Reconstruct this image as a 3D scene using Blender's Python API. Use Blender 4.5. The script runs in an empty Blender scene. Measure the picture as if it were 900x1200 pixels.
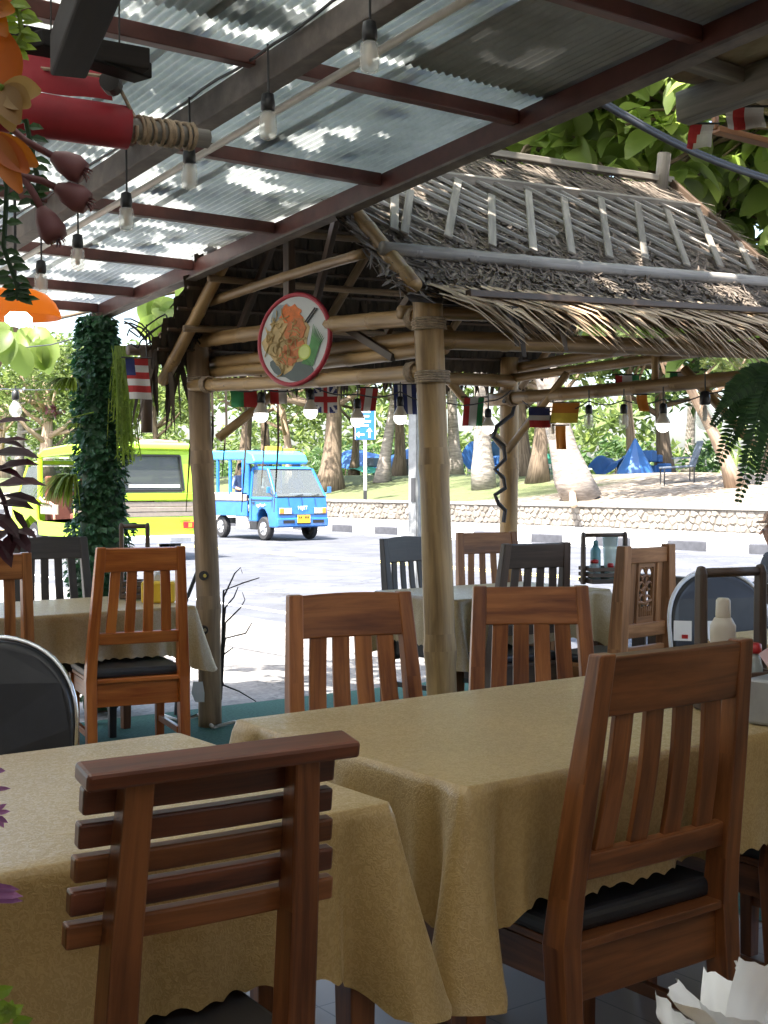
import bpy, bmesh, math, random
from mathutils import Vector, Matrix, noise

# ------------------------------------------------------------------ camera, sky, sun, exposure
R = math.radians
scene = bpy.context.scene
COL = scene.collection
F = 1522.0                      # focal length in photo pixels (photo 900 x 1200)
TH = R(36.6)                    # camera heading, clockwise from +Y (Y runs along the road)
PITCH = math.atan(35 / F)
CH = 1.33                       # eye height of a seated guest
cam = bpy.data.cameras.new('camera')
cam.sensor_fit = 'VERTICAL'; cam.sensor_height = 36.0; cam.lens = F / 1200 * 36.0
cam.clip_start = 0.05; cam.clip_end = 2000
cam_o = bpy.data.objects.new('camera', cam); COL.objects.link(cam_o)
cam_o.location = (0, 0, CH); cam_o.rotation_euler = (R(90) - PITCH, 0, -TH)
scene.camera = cam_o

SUN_EL, SUN_AZ = 62.0, 250.0    # azimuth counted clockwise from +Y: behind and to the left of the camera
world = bpy.data.worlds.new('World'); scene.world = world; world.use_nodes = True
wn = world.node_tree; wn.nodes.clear()
sky = wn.nodes.new('ShaderNodeTexSky'); sky.sky_type = 'NISHITA'; sky.sun_disc = False
sky.sun_elevation = R(SUN_EL); sky.sun_rotation = R(SUN_AZ); sky.air_density = 1.0; sky.dust_density = 4.0; sky.ozone_density = 1.0
bg = wn.nodes.new('ShaderNodeBackground'); bg.inputs[1].default_value = 0.15
wo = wn.nodes.new('ShaderNodeOutputWorld')
wn.links.new(sky.outputs[0], bg.inputs[0]); wn.links.new(bg.outputs[0], wo.inputs[0])
sl = bpy.data.lights.new('sun', 'SUN'); sl.energy = 4.5; sl.angle = R(0.5); sl.color = (1.0, 0.95, 0.87)
so = bpy.data.objects.new('sun', sl); COL.objects.link(so); so.location = (0, 0, 30)
sdir = Vector((math.sin(R(SUN_AZ)) * math.cos(R(SUN_EL)), math.cos(R(SUN_AZ)) * math.cos(R(SUN_EL)), math.sin(R(SUN_EL))))
so.rotation_euler = (-sdir).to_track_quat('-Z', 'Y').to_euler()
vs = scene.view_settings
vs.view_transform = 'Standard'; vs.look = 'None'; vs.gamma = 1.0; vs.use_curve_mapping = False; vs.exposure = 2.45
cy = scene.cycles
cy.use_denoising = True; cy.max_bounces = 10; cy.diffuse_bounces = 5; cy.glossy_bounces = 4
cy.transmission_bounces = 6; cy.transparent_max_bounces = 12; cy.sample_clamp_indirect = 6.0; cy.caustics_reflective = False; cy.caustics_refractive = False

# ------------------------------------------------------------------ pixel helpers (photo pixels -> places on known planes)
rt = Vector((math.cos(TH), -math.sin(TH), 0)); fh = Vector((math.sin(TH), math.cos(TH), 0))
fw = Vector((math.sin(TH) * math.cos(PITCH), math.cos(TH) * math.cos(PITCH), -math.sin(PITCH))); upv = rt.cross(fw)
EYE = Vector((0, 0, CH))
def ray(px, py): return fw + rt * ((px - 450) / F) + upv * ((600 - py) / F)
def atd(px, py, d): r = ray(px, py); return EYE + r * (d / r.dot(fh))
def onx(px, py, x): r = ray(px, py); return EYE + r * (x / r.x)
def ony(px, py, y): r = ray(px, py); return EYE + r * (y / r.y)
def onz(px, py, z): r = ray(px, py); return EYE + r * ((z - CH) / r.z)
def on_u(px, x, z=0.0):          # point of the vertical through column px that lies on plane x, put at height z
    p = onx(px, 600, x); return Vector((p.x, p.y, z))
def pix(p):
    q = Vector(p) - EYE; d = q.dot(fw); return (450 + F * q.dot(rt) / d, 600 - F * q.dot(upv) / d)

rnd = random.Random(11)
def V(*a): return Vector(a)
def uni(a, b): return rnd.uniform(a, b)

# ------------------------------------------------------------------ materials
MATS = {}
def srgb(h):
    h = h.lstrip('#'); c = [int(h[i:i + 2], 16) / 255 for i in (0, 2, 4)]
    return tuple(x / 12.92 if x <= .04045 else ((x + .055) / 1.055) ** 2.4 for x in c) + (1,)
def col(c): return c if len(c) == 4 else tuple(c) + (1,)
def newmat(name):
    m = bpy.data.materials.new(name); m.use_nodes = True
    nt = m.node_tree; b = nt.nodes['Principled BSDF']; MATS[name] = m
    return m, nt, b, nt.nodes['Material Output']
def node(nt, t, **kw):
    n = nt.nodes.new(t)
    for k, v in kw.items():
        if k.startswith('i_'): n.inputs[k[2:].replace('_', ' ')].default_value = v
        else: setattr(n, k, v)
    return n
def ramp(nt, stops):
    r = nt.nodes.new('ShaderNodeValToRGB'); e = r.color_ramp.elements
    e[0].position = stops[0][0]; e[0].color = col(stops[0][1])
    e[1].position = stops[-1][0]; e[1].color = col(stops[-1][1])
    for p, c in stops[1:-1]:
        x = e.new(p); x.color = col(c)
    return r
def bump(nt, b, src, strength=.3, dist=.01):
    n = node(nt, 'ShaderNodeBump'); n.inputs['Strength'].default_value = strength; n.inputs['Distance'].default_value = dist
    nt.links.new(src, n.inputs['Height']); nt.links.new(n.outputs[0], b.inputs['Normal'])
def coords(nt, kind='Object', scale=(1, 1, 1)):
    t = node(nt, 'ShaderNodeTexCoord'); mp = node(nt, 'ShaderNodeMapping'); mp.inputs['Scale'].default_value = scale
    nt.links.new(t.outputs[kind], mp.inputs[0]); return mp.outputs[0]
def mottled(name, stops, scale=8, rough=.6, detail=6, kind='Object', stretch=(1, 1, 1), bmp=0, bdist=.004, spec=.5, metal=0, vary=0.0, coat=0):
    """noise-driven colour between the stops, some bump, optional change of value from object to object"""
    m, nt, b, out = newmat(name)
    c = coords(nt, kind, stretch)
    n = node(nt, 'ShaderNodeTexNoise'); n.inputs['Scale'].default_value = scale; n.inputs['Detail'].default_value = detail; n.inputs['Roughness'].default_value = .62
    nt.links.new(c, n.inputs['Vector'])
    r = ramp(nt, stops); nt.links.new(n.outputs['Fac'], r.inputs[0]); src = r.outputs[0]
    if vary:
        oi = node(nt, 'ShaderNodeObjectInfo'); mr = node(nt, 'ShaderNodeMapRange'); mr.inputs[3].default_value = 1 - vary; mr.inputs[4].default_value = 1 + vary
        nt.links.new(oi.outputs['Random'], mr.inputs[0])
        hs = node(nt, 'ShaderNodeHueSaturation'); nt.links.new(src, hs.inputs['Color']); nt.links.new(mr.outputs[0], hs.inputs['Value']); src = hs.outputs[0]
    nt.links.new(src, b.inputs['Base Color'])
    b.inputs['Roughness'].default_value = rough; b.inputs['Metallic'].default_value = metal; b.inputs['Specular IOR Level'].default_value = spec
    b.inputs['Coat Weight'].default_value = coat
    if bmp: bump(nt, b, n.outputs['Fac'], bmp, bdist)
    return m
def wood(name, a, bcol, rough=.42, coat=.15, vary=.18, gs=1.0, spec=.5):
    """varnished timber: long grain streaks along the UV u axis (metres), fine pores, knots"""
    m, nt, b, out = newmat(name)
    c = coords(nt, 'UV', (3.0 * gs, 42 * gs, 1))
    oi = node(nt, 'ShaderNodeObjectInfo'); vm = node(nt, 'ShaderNodeVectorMath', operation='ADD')
    mul = node(nt, 'ShaderNodeMath', operation='MULTIPLY'); mul.inputs[1].default_value = 37.0
    nt.links.new(oi.outputs['Random'], mul.inputs[0]); nt.links.new(c, vm.inputs[0]); nt.links.new(mul.outputs[0], vm.inputs[1])
    n = node(nt, 'ShaderNodeTexNoise'); n.inputs['Scale'].default_value = 1.0; n.inputs['Detail'].default_value = 7; n.inputs['Roughness'].default_value = .65; n.inputs['Distortion'].default_value = .6
    nt.links.new(vm.outputs[0], n.inputs['Vector'])
    c2 = coords(nt, 'UV', (1.2, 9, 1)); n2 = node(nt, 'ShaderNodeTexNoise'); n2.inputs['Scale'].default_value = 1.6; n2.inputs['Detail'].default_value = 3
    va = node(nt, 'ShaderNodeVectorMath', operation='ADD'); nt.links.new(c2, va.inputs[0]); nt.links.new(mul.outputs[0], va.inputs[1]); nt.links.new(va.outputs[0], n2.inputs['Vector'])
    mx = node(nt, 'ShaderNodeMath', operation='ADD'); nt.links.new(n.outputs['Fac'], mx.inputs[0]); nt.links.new(n2.outputs['Fac'], mx.inputs[1])
    hf = node(nt, 'ShaderNodeMath', operation='MULTIPLY'); hf.inputs[1].default_value = .5; nt.links.new(mx.outputs[0], hf.inputs[0])
    mid = tuple((x + y) / 2 for x, y in zip(col(a), col(bcol)))
    r = ramp(nt, [(.38, a), (.5, mid), (.61, bcol)]); nt.links.new(hf.outputs[0], r.inputs[0])
    mr = node(nt, 'ShaderNodeMapRange'); mr.inputs[3].default_value = 1 - vary; mr.inputs[4].default_value = 1 + vary; nt.links.new(oi.outputs['Random'], mr.inputs[0])
    hs = node(nt, 'ShaderNodeHueSaturation'); nt.links.new(r.outputs[0], hs.inputs['Color']); nt.links.new(mr.outputs[0], hs.inputs['Value'])
    nt.links.new(hs.outputs[0], b.inputs['Base Color'])
    rr = node(nt, 'ShaderNodeMapRange'); rr.inputs[3].default_value = rough - .1; rr.inputs[4].default_value = rough + .18; nt.links.new(n2.outputs['Fac'], rr.inputs[0]); nt.links.new(rr.outputs[0], b.inputs['Roughness'])
    b.inputs['Coat Weight'].default_value = coat; b.inputs['Coat Roughness'].default_value = .28; b.inputs['Specular IOR Level'].default_value = spec
    bump(nt, b, n.outputs['Fac'], .25, .0015)
    return m
def plain(name, c, rough=.5, metal=0, spec=.5, noise_amt=.12, coat=0, scale=14):
    c = col(c); lo = tuple(x * (1 - noise_amt) for x in c[:3]); hi = tuple(min(1, x * (1 + noise_amt)) for x in c[:3])
    return mottled(name, [(.3, lo), (.7, hi)], scale, rough, 5, metal=metal, spec=spec, coat=coat)
def leafmat(name, a, bcol, trans=.45, rough=.45, scale=1.3, kind='Object'):
    m, nt, b, out = newmat(name)
    g = node(nt, 'ShaderNodeNewGeometry')
    c = coords(nt, kind); n = node(nt, 'ShaderNodeTexNoise'); n.inputs['Scale'].default_value = scale; n.inputs['Detail'].default_value = 3; nt.links.new(c, n.inputs['Vector'])
    ad = node(nt, 'ShaderNodeMath', operation='MULTIPLY_ADD'); ad.inputs[1].default_value = .55; nt.links.new(g.outputs['Random Per Island'], ad.inputs[0])
    sc = node(nt, 'ShaderNodeMath', operation='MULTIPLY'); sc.inputs[1].default_value = .5; nt.links.new(n.outputs['Fac'], sc.inputs[0]); nt.links.new(sc.outputs[0], ad.inputs[2])
    r = ramp(nt, [(.15, a), (.85, bcol)]); nt.links.new(ad.outputs[0], r.inputs[0])
    nt.links.new(r.outputs[0], b.inputs['Base Color']); b.inputs['Roughness'].default_value = rough
    t = node(nt, 'ShaderNodeBsdfTranslucent'); nt.links.new(r.outputs[0], t.inputs[0])
    gm = node(nt, 'ShaderNodeHueSaturation'); gm.inputs['Value'].default_value = 1.5; gm.inputs['Saturation'].default_value = 1.1; nt.links.new(r.outputs[0], gm.inputs['Color']); nt.links.new(gm.outputs[0], t.inputs[0])
    mx = node(nt, 'ShaderNodeMixShader'); mx.inputs[0].default_value = trans
    nt.links.new(b.outputs[0], mx.inputs[1]); nt.links.new(t.outputs[0], mx.inputs[2]); nt.links.new(mx.outputs[0], out.inputs[0])
    return m
def emis(name, c, s):
    m, nt, b, out = newmat(name); b.inputs['Base Color'].default_value = col(c); b.inputs['Emission Color'].default_value = col(c); b.inputs['Emission Strength'].default_value = s
    return m
def glass(name, tint=(.9, .95, .95), alpha=.25, rough=.05):
    """thin pane: mostly see-through, with reflections and a tint"""
    m, nt, b, out = newmat(name); b.inputs['Base Color'].default_value = col(tint); b.inputs['Roughness'].default_value = rough; b.inputs['Specular IOR Level'].default_value = .8
    t = node(nt, 'ShaderNodeBsdfTransparent'); t.inputs[0].default_value = col(tint)
    mx = node(nt, 'ShaderNodeMixShader'); mx.inputs[0].default_value = alpha
    nt.links.new(t.outputs[0], mx.inputs[1]); nt.links.new(b.outputs[0], mx.inputs[2]); nt.links.new(mx.outputs[0], out.inputs[0])
    return m

# ------------------------------------------------------------------ mesh builder
class MB:
    def __init__(s): s.v = []; s.f = []; s.uv = []; s.mi = []
    def add(s, vs_, fs, uvs=None, mi=0):
        o = len(s.v); s.v += [tuple(p) for p in vs_]
        for k, f in enumerate(fs):
            s.f.append([i + o for i in f]); s.uv.append(uvs[k] if uvs else [(0, 0)] * len(f)); s.mi.append(mi)
    def hexa(s, a, b, mi=0, L=None):
        """two matching quads a (start) and b (end)"""
        L = L or (Vector(b[0]) - Vector(a[0])).length; o1, o2 = uni(0, 9), uni(0, 9)
        w = [(Vector(a[(i + 1) % 4]) - Vector(a[i])).length for i in range(4)]
        fs = [(3, 2, 1, 0), (4, 5, 6, 7)]; uvs = [[(o1 + .01 * i, o2 + .03 * j) for i, j in ((0, 0), (1, 0), (1, 1), (0, 1))]] * 2
        y = o2
        for i in range(4):
            j = (i + 1) % 4; fs.append((i, j, 4 + j, 4 + i)); uvs.append([(o1, y), (o1, y + w[i]), (o1 + L, y + w[i]), (o1 + L, y)]); y += w[i]
        s.add(list(a) + list(b), fs, uvs, mi); return s
    def bar(s, p0, p1, w, h, up=(0, 0, 1), w1=None, h1=None, mi=0):
        p0, p1 = Vector(p0), Vector(p1); d = (p1 - p0).normalized(); up = Vector(up)
        if abs(d.dot(up)) > .98: up = Vector((0, 1, 0)) if abs(d.y) < .9 else Vector((1, 0, 0))
        sx = d.cross(up).normalized(); u = sx.cross(d).normalized(); w1 = w if w1 is None else w1; h1 = h if h1 is None else h1
        q = lambda p, ww, hh: [p - sx * ww / 2 - u * hh / 2, p + sx * ww / 2 - u * hh / 2, p + sx * ww / 2 + u * hh / 2, p - sx * ww / 2 + u * hh / 2]
        return s.hexa(q(p0, w, h), q(p1, w1, h1), mi)
    def box(s, c, d, mi=0):
        x, y, z = c; a, b, e = d
        if a >= b and a >= e: return s.bar((x - a / 2, y, z), (x + a / 2, y, z), b, e, mi=mi)
        if b >= e: return s.bar((x, y - b / 2, z), (x, y + b / 2, z), a, e, mi=mi)
        return s.bar((x, y, z - e / 2), (x, y, z + e / 2), a, b, up=(0, 1, 0), mi=mi)
    def loft(s, secs, mi=0):
        """stack of axis-aligned rectangles (x, y, z, wx, wy) from bottom to top, one closed skin"""
        vs_, fs, uvs = [], [], []; o1, o2 = uni(0, 9), uni(0, 9)
        for x, y, z, a, b in secs: vs_ += [(x - a / 2, y - b / 2, z), (x + a / 2, y - b / 2, z), (x + a / 2, y + b / 2, z), (x - a / 2, y + b / 2, z)]
        n = len(secs)
        fs.append((3, 2, 1, 0)); uvs.append([(o1, o2), (o1, o2 + .03), (o1 + .03, o2 + .03), (o1 + .03, o2)])
        fs.append(tuple(4 * (n - 1) + i for i in range(4))); uvs.append(uvs[0])
        for k in range(n - 1):
            y = o2; za, zb = secs[k][2], secs[k + 1][2]
            for i in range(4):
                j = (i + 1) % 4; w = secs[k][3] if i % 2 == 0 else secs[k][4]
                fs.append((4 * k + i, 4 * k + j, 4 * k + 4 + j, 4 * k + 4 + i)); uvs.append([(o1 + za, y), (o1 + za, y + w), (o1 + zb, y + w), (o1 + zb, y)]); y += w
        s.add(vs_, fs, uvs, mi); return s
    def tube(s, pts, rad, n=8, cap=True, mi=0):
        pts = [Vector(p) for p in pts]; rad = [rad] * len(pts) if not hasattr(rad, '__len__') else rad
        vs_, fs, uvs = [], [], []; o1, o2 = uni(0, 9), uni(0, 9); L = 0; Ls = []
        t = (pts[1] - pts[0]).normalized(); ref = Vector((0, 0, 1)) if abs(t.z) < .9 else Vector((1, 0, 0))
        for i, p in enumerate(pts):
            if i: L += (p - pts[i - 1]).length
            Ls.append(L)
            t = (pts[min(i + 1, len(pts) - 1)] - pts[max(i - 1, 0)]).normalized()
            a = t.cross(ref)
            if a.length < 1e-4: a = t.cross(Vector((1, .3, 0)))
            a.normalize(); b = a.cross(t).normalized(); ref = b
            for k in range(n):
                an = 2 * math.pi * k / n; vs_.append(p + (a * math.cos(an) + b * math.sin(an)) * rad[i])
        for i in range(len(pts) - 1):
            c = 2 * math.pi * max(rad[i], .002) / n
            for k in range(n):
                j = (k + 1) % n; fs.append((i * n + k, i * n + j, (i + 1) * n + j, (i + 1) * n + k))
                uvs.append([(o1 + Ls[i], o2 + k * c), (o1 + Ls[i], o2 + (k + 1) * c), (o1 + Ls[i + 1], o2 + (k + 1) * c), (o1 + Ls[i + 1], o2 + k * c)])
        if cap:
            fs.append(tuple(range(n - 1, -1, -1))); uvs.append([(o1, o2)] * n)
            fs.append(tuple((len(pts) - 1) * n + k for k in range(n))); uvs.append([(o1, o2)] * n)
        s.add(vs_, fs, uvs, mi); return s
    def lathe(s, prof, n=16, c=(0, 0, 0), mi=0, cap=True):
        vs_, fs = [], []; c = Vector(c)
        for r, z in prof:
            for k in range(n): a = 2 * math.pi * k / n; vs_.append(c + Vector((r * math.cos(a), r * math.sin(a), z)))
        for i in range(len(prof) - 1):
            for k in range(n): j = (k + 1) % n; fs.append((i * n + k, i * n + j, (i + 1) * n + j, (i + 1) * n + k))
        if cap: fs.append(tuple(range(n - 1, -1, -1))); fs.append(tuple((len(prof) - 1) * n + k for k in range(n)))
        s.add(vs_, fs, None, mi); return s
    def ribbon(s, pts, wid, side, mi=0, fold=0.0):
        """strip of leaf: centre line pts, widths, side vector"""
        pts = [Vector(p) for p in pts]; n = len(pts); wid = [wid] * n if not hasattr(wid, '__len__') else wid; side = Vector(side).normalized()
        vs_, fs, uvs = [], [], []; L = 0; o = uni(0, 9)
        for i, p in enumerate(pts):
            if fold:
                t = (pts[min(i + 1, n - 1)] - pts[max(i - 1, 0)]); nn = t.cross(side).normalized() * fold * wid[i]
                vs_ += [p - side * wid[i] / 2 + nn, p, p + side * wid[i] / 2 + nn]
            else: vs_ += [p - side * wid[i] / 2, p + side * wid[i] / 2]
        k = 3 if fold else 2
        for i in range(n - 1):
            l2 = L + (pts[i + 1] - pts[i]).length
            for j in range(k - 1):
                fs.append((i * k + j, i * k + j + 1, (i + 1) * k + j + 1, (i + 1) * k + j)); uvs.append([(o + L, o + j * .02), (o + L, o + j * .02 + .02), (o + l2, o + j * .02 + .02), (o + l2, o + j * .02)])
            L = l2
        s.add(vs_, fs, uvs, mi); return s
    def prism(s, poly, axis, a, b, mi=0):
        """poly: 2-D outline, extruded along axis 'x','y' or 'z' from a to b"""
        f = {'x': lambda p, t: (t, p[0], p[1]), 'y': lambda p, t: (p[0], t, p[1]), 'z': lambda p, t: (p[0], p[1], t)}[axis]
        n = len(poly); vs_ = [f(p, a) for p in poly] + [f(p, b) for p in poly]
        fs = [tuple(range(n - 1, -1, -1)), tuple(range(n, 2 * n))] + [(i, (i + 1) % n, n + (i + 1) % n, n + i) for i in range(n)]
        s.add(vs_, fs, None, mi); return s
    def quad(s, a, b, c, d, mi=0, uv=None): s.add([a, b, c, d], [(0, 1, 2, 3)], [uv] if uv else None, mi); return s
    def mesh(s, name):
        me = bpy.data.meshes.new(name); me.from_pydata(s.v, [], s.f)
        ul = me.uv_layers.new(name='UVMap'); flat = []
        for u in s.uv:
            for a in u: flat += [a[0], a[1]]
        ul.data.foreach_set('uv', flat)
        if any(s.mi): me.polygons.foreach_set('material_index', s.mi)
        return me
    def build(s, name, mat, parent=None, smooth=False, bevel=0, fix=True, kind=None, seg=2, loc=None, rot=None):
        me = s.mesh(name)
        if fix:
            bm = bmesh.new(); bm.from_mesh(me); bmesh.ops.recalc_face_normals(bm, faces=bm.faces); bm.to_mesh(me); bm.free()
        o = link(name, me, mat, parent, smooth)
        if bevel:
            md = o.modifiers.new('bevel', 'BEVEL'); md.width = bevel; md.segments = seg; md.limit_method = 'ANGLE'; md.angle_limit = R(40)
        if kind: o['kind'] = kind
        if loc is not None: o.location = loc
        if rot is not None: o.rotation_euler = rot
        return o
def link(name, me, mat, parent=None, smooth=False):
    for m in (mat if isinstance(mat, (list, tuple)) else [mat]): me.materials.append(MATS[m])
    if smooth: me.polygons.foreach_set('use_smooth', [True] * len(me.polygons))
    o = bpy.data.objects.new(name, me); COL.objects.link(o); o.parent = parent
    return o
def tag(o, label, cat, group=None):
    o['label'] = label; o['category'] = cat
    if group: o['group'] = group
    return o
def thing(name, label, cat, loc=(0, 0, 0), rz=0, group=None):
    o = bpy.data.objects.new(name, None); COL.objects.link(o); o.empty_display_size = .1
    o.location = loc; o.rotation_euler = (0, 0, rz); return tag(o, label, cat, group)
def copy_tree(o, parent=None, loc=None, rz=None):
    kids = list(o.children); c = o.copy(); COL.objects.link(c); c.parent = parent
    if loc is not None: c.location = loc
    if rz is not None: c.rotation_euler = (0, 0, rz)
    for k in kids: copy_tree(k, c)
    return c
def struct(o): o['kind'] = 'structure'; return o
def text_mesh(name, s, size, mat, parent, loc, rot, extrude=.002):
    cu = bpy.data.curves.new(name, 'FONT'); cu.body = s; cu.size = size; cu.extrude = extrude; cu.align_x = 'CENTER'; cu.align_y = 'CENTER'
    t = bpy.data.objects.new('tmp', cu); COL.objects.link(t); dg = bpy.context.evaluated_depsgraph_get()
    me = bpy.data.meshes.new_from_object(t.evaluated_get(dg)); bpy.data.objects.remove(t)
    me.materials.clear(); o = link(name, me, mat, parent); o.location = loc; o.rotation_euler = rot
    return o
def skin_mesh(name, pts, edges, radii, sub=2):
    me = bpy.data.meshes.new(name); me.from_pydata([tuple(p) for p in pts], edges, [])
    o = bpy.data.objects.new('tmp', me); COL.objects.link(o)
    md = o.modifiers.new('s', 'SKIN'); md.use_smooth_shade = True
    for i, r in enumerate(radii): me.skin_vertices[0].data[i].radius = r if hasattr(r, '__len__') else (r, r)
    me.skin_vertices[0].data[0].use_root = True
    ss = o.modifiers.new('ss', 'SUBSURF'); ss.levels = sub; ss.render_levels = sub
    dg = bpy.context.evaluated_depsgraph_get(); r = bpy.data.meshes.new_from_object(o.evaluated_get(dg)); bpy.data.objects.remove(o)
    return r
def fbm(p, s=1.0): return noise.noise(Vector(p) * s)
def smooth01(x): x = max(0, min(1, x)); return x * x * (3 - 2 * x)

# palette
wood('teak_warm', (.14, .038, .010), (.42, .155, .045), .34, .25, spec=.35)
wood('teak_orange', (.26, .052, .008), (.54, .16, .028), .34, .25, spec=.35)
wood('teak_dark', (.045, .012, .006), (.17, .050, .020), .30, .35, spec=.4)
wood('teak_mid', (.080, .023, .007), (.275, .098, .030), .31, .32, spec=.35)
wood('teak_pale', (.16, .064, .022), (.39, .18, .072), .44, .12, spec=.3)
wood('wood_black', (.018, .015, .014), (.045, .038, .034), .45, .1)
wood('wood_umber', (.045, .028, .018), (.10, .062, .04), .5, .08)
wood('wood_grey', (.10, .095, .085), (.24, .225, .20), .85, 0)
wood('wood_rafter', (.006, .005, .0045), (.018, .014, .012), .7, .0, spec=.2)
wood('bamboo', (.15, .085, .030), (.40, .255, .105), .46, .12, gs=.6)
wood('bamboo_grey', (.15, .138, .122), (.34, .315, .285), .8, 0, gs=.7)
wood('post_brown', (.11, .068, .034), (.27, .18, .098), .6, .05, gs=.6)
wood('thatch_grey', (.045, .034, .026), (.24, .195, .155), .9, 0, vary=.1, gs=.5)
wood('thatch_tan', (.24, .155, .085), (.60, .46, .31), .75, 0, vary=.1, gs=.5)
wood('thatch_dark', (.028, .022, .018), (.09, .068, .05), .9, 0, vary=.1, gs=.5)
wood('batten_grey', (.11, .096, .080), (.27, .24, .205), .85, 0, gs=.7)
mottled('bark_palm', [(.3, (.13, .11, .09)), (.7, (.36, .32, .28))], 3.0, .95, stretch=(1, 1, 5), bmp=.5, bdist=.03)
wood('bark_brown', (.08, .056, .036), (.22, .165, .115), .9, 0, gs=.25)
wood('bark_tan', (.24, .165, .11), (.50, .37, .26), .9, 0, gs=.25)
mottled('beam_red', [(.3, (.060, .018, .014)), (.7, (.135, .045, .034))], 9, .42, vary=.12, bmp=.1)
mottled('beam_grey', [(.3, (.060, .048, .040)), (.5, (.11, .09, .078)), (.72, (.20, .165, .14))], 7, .6, bmp=.2)
mottled('rust_sheet', [(.3, (.12, .07, .04)), (.5, (.32, .25, .17)), (.75, (.62, .57, .48))], 3.2, .85, bmp=.3, stretch=(1, .5, 1))
plain('pvc', (.55, .53, .48), .5); plain('black_plastic', (.014, .014, .015), .4); plain('black_vinyl', (.018, .019, .022), .38, noise_amt=.25)
plain('black_metal', (.02, .02, .022), .45); plain('chrome', (.75, .76, .78), .16, 1.0, noise_amt=.03); plain('white_paint', (.78, .78, .76), .5)
plain('white_trim', (.80, .82, .86), .35); plain('red_canvas', (.28, .012, .022), .62, noise_amt=.3, scale=5); plain('red_plastic', (.42, .02, .02), .35)
plain('rope', (.30, .23, .16), .9, noise_amt=.35, scale=60); plain('steel_grey', (.27, .28, .29), .45, .35, noise_amt=.18)
plain('lens_orange', (.85, .25, .03), .3); plain('rubber', (.02, .02, .021), .8); plain('alloy', (.45, .45, .46), .4, .2); plain('dark_iron', (.022, .018, .016), .6)
plain('yellow_plastic', (.75, .50, .04), .4); plain('cream_plastic', (.62, .56, .46), .4, noise_amt=.05); plain('paper_white', (.80, .80, .79), .8, noise_amt=.03)
plain('blue_plastic', (.05, .22, .36), .4); plain('teal_plastic', (.12, .30, .32), .35); plain('grey_tin', (.32, .33, .34), .4, .4)
plain('flag_red', (.38, .025, .025), .8); plain('flag_white', (.55, .54, .53), .8, noise_amt=.04); plain('flag_blue', (.022, .032, .13), .8)
plain('flag_green', (.03, .22, .08), .8); plain('flag_orange', (.60, .22, .03), .8); plain('flag_yellow', (.75, .55, .06), .8); plain('cable_black', (.035, .036, .04), .5)
glass('bulb_clear', (.95, .95, .93), .28, .12); glass('bottle_glass', (.8, .86, .84), .35, .08)
emis('bulb_lit', (1.0, .97, .92), 1.0); emis('lamp_tube', (1.0, .97, .90), 3.0)
# ------------------------------------------------------------------ ground, road, pavement, kerb, wall, park bank
def asphalt(name, a, b, rough=.85, sc=3.0, fine=90):
    m, nt, bs, out = newmat(name); c = coords(nt)
    n1 = node(nt, 'ShaderNodeTexNoise'); n1.inputs['Scale'].default_value = .35; n1.inputs['Detail'].default_value = 6; nt.links.new(c, n1.inputs['Vector'])
    n2 = node(nt, 'ShaderNodeTexNoise'); n2.inputs['Scale'].default_value = fine; n2.inputs['Detail'].default_value = 3; nt.links.new(c, n2.inputs['Vector'])
    n3 = node(nt, 'ShaderNodeTexNoise'); n3.inputs['Scale'].default_value = sc; n3.inputs['Detail'].default_value = 5; nt.links.new(c, n3.inputs['Vector'])
    a1 = node(nt, 'ShaderNodeMath', operation='ADD'); nt.links.new(n1.outputs[0], a1.inputs[0]); nt.links.new(n2.outputs[0], a1.inputs[1])
    a2 = node(nt, 'ShaderNodeMath', operation='ADD'); nt.links.new(a1.outputs[0], a2.inputs[0]); nt.links.new(n3.outputs[0], a2.inputs[1])
    dv = node(nt, 'ShaderNodeMath', operation='DIVIDE'); dv.inputs[1].default_value = 3; nt.links.new(a2.outputs[0], dv.inputs[0])
    r = ramp(nt, [(.36, a), (.64, b)]); nt.links.new(dv.outputs[0], r.inputs[0]); vo = node(nt, 'ShaderNodeTexVoronoi', feature='DISTANCE_TO_EDGE'); vo.inputs['Scale'].default_value = .42; wp = node(nt, 'ShaderNodeVectorMath', operation='ADD'); nt.links.new(c, wp.inputs[0]); nt.links.new(n3.outputs['Color'], wp.inputs[1]); nt.links.new(wp.outputs[0], vo.inputs['Vector'])
    cr = ramp(nt, [(.0, (.35, .35, .35)), (.012, (1, 1, 1))]); nt.links.new(vo.outputs['Distance'], cr.inputs[0])
    n4 = node(nt, 'ShaderNodeTexNoise'); n4.inputs['Scale'].default_value = .9; n4.inputs['Detail'].default_value = 8; n4.inputs['Roughness'].default_value = .7; nt.links.new(c, n4.inputs['Vector']); st = ramp(nt, [(.36, (.62, .60, .58)), (.56, (1, 1, 1))]); nt.links.new(n4.outputs[0], st.inputs[0])
    m1 = node(nt, 'ShaderNodeMix', data_type='RGBA', blend_type='MULTIPLY'); m1.inputs[0].default_value = .8; nt.links.new(r.outputs[0], m1.inputs[6]); nt.links.new(cr.outputs[0], m1.inputs[7])
    m2 = node(nt, 'ShaderNodeMix', data_type='RGBA', blend_type='MULTIPLY'); m2.inputs[0].default_value = .8; nt.links.new(m1.outputs[2], m2.inputs[6]); nt.links.new(st.outputs[0], m2.inputs[7]); nt.links.new(m2.outputs[2], bs.inputs['Base Color'])
    bs.inputs['Roughness'].default_value = rough; bump(nt, bs, n2.outputs[0], .5, .004); return m
asphalt('asphalt', (.050, .053, .062), (.095, .10, .115))
asphalt('concrete_lot', (.09, .086, .08), (.30, .285, .265), .9, 5, 40)
asphalt('pavement_mat', (.24, .232, .22), (.38, .365, .345), .9)
asphalt('earth', (.16, .13, .09), (.30, .25, .18), .95)
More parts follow.
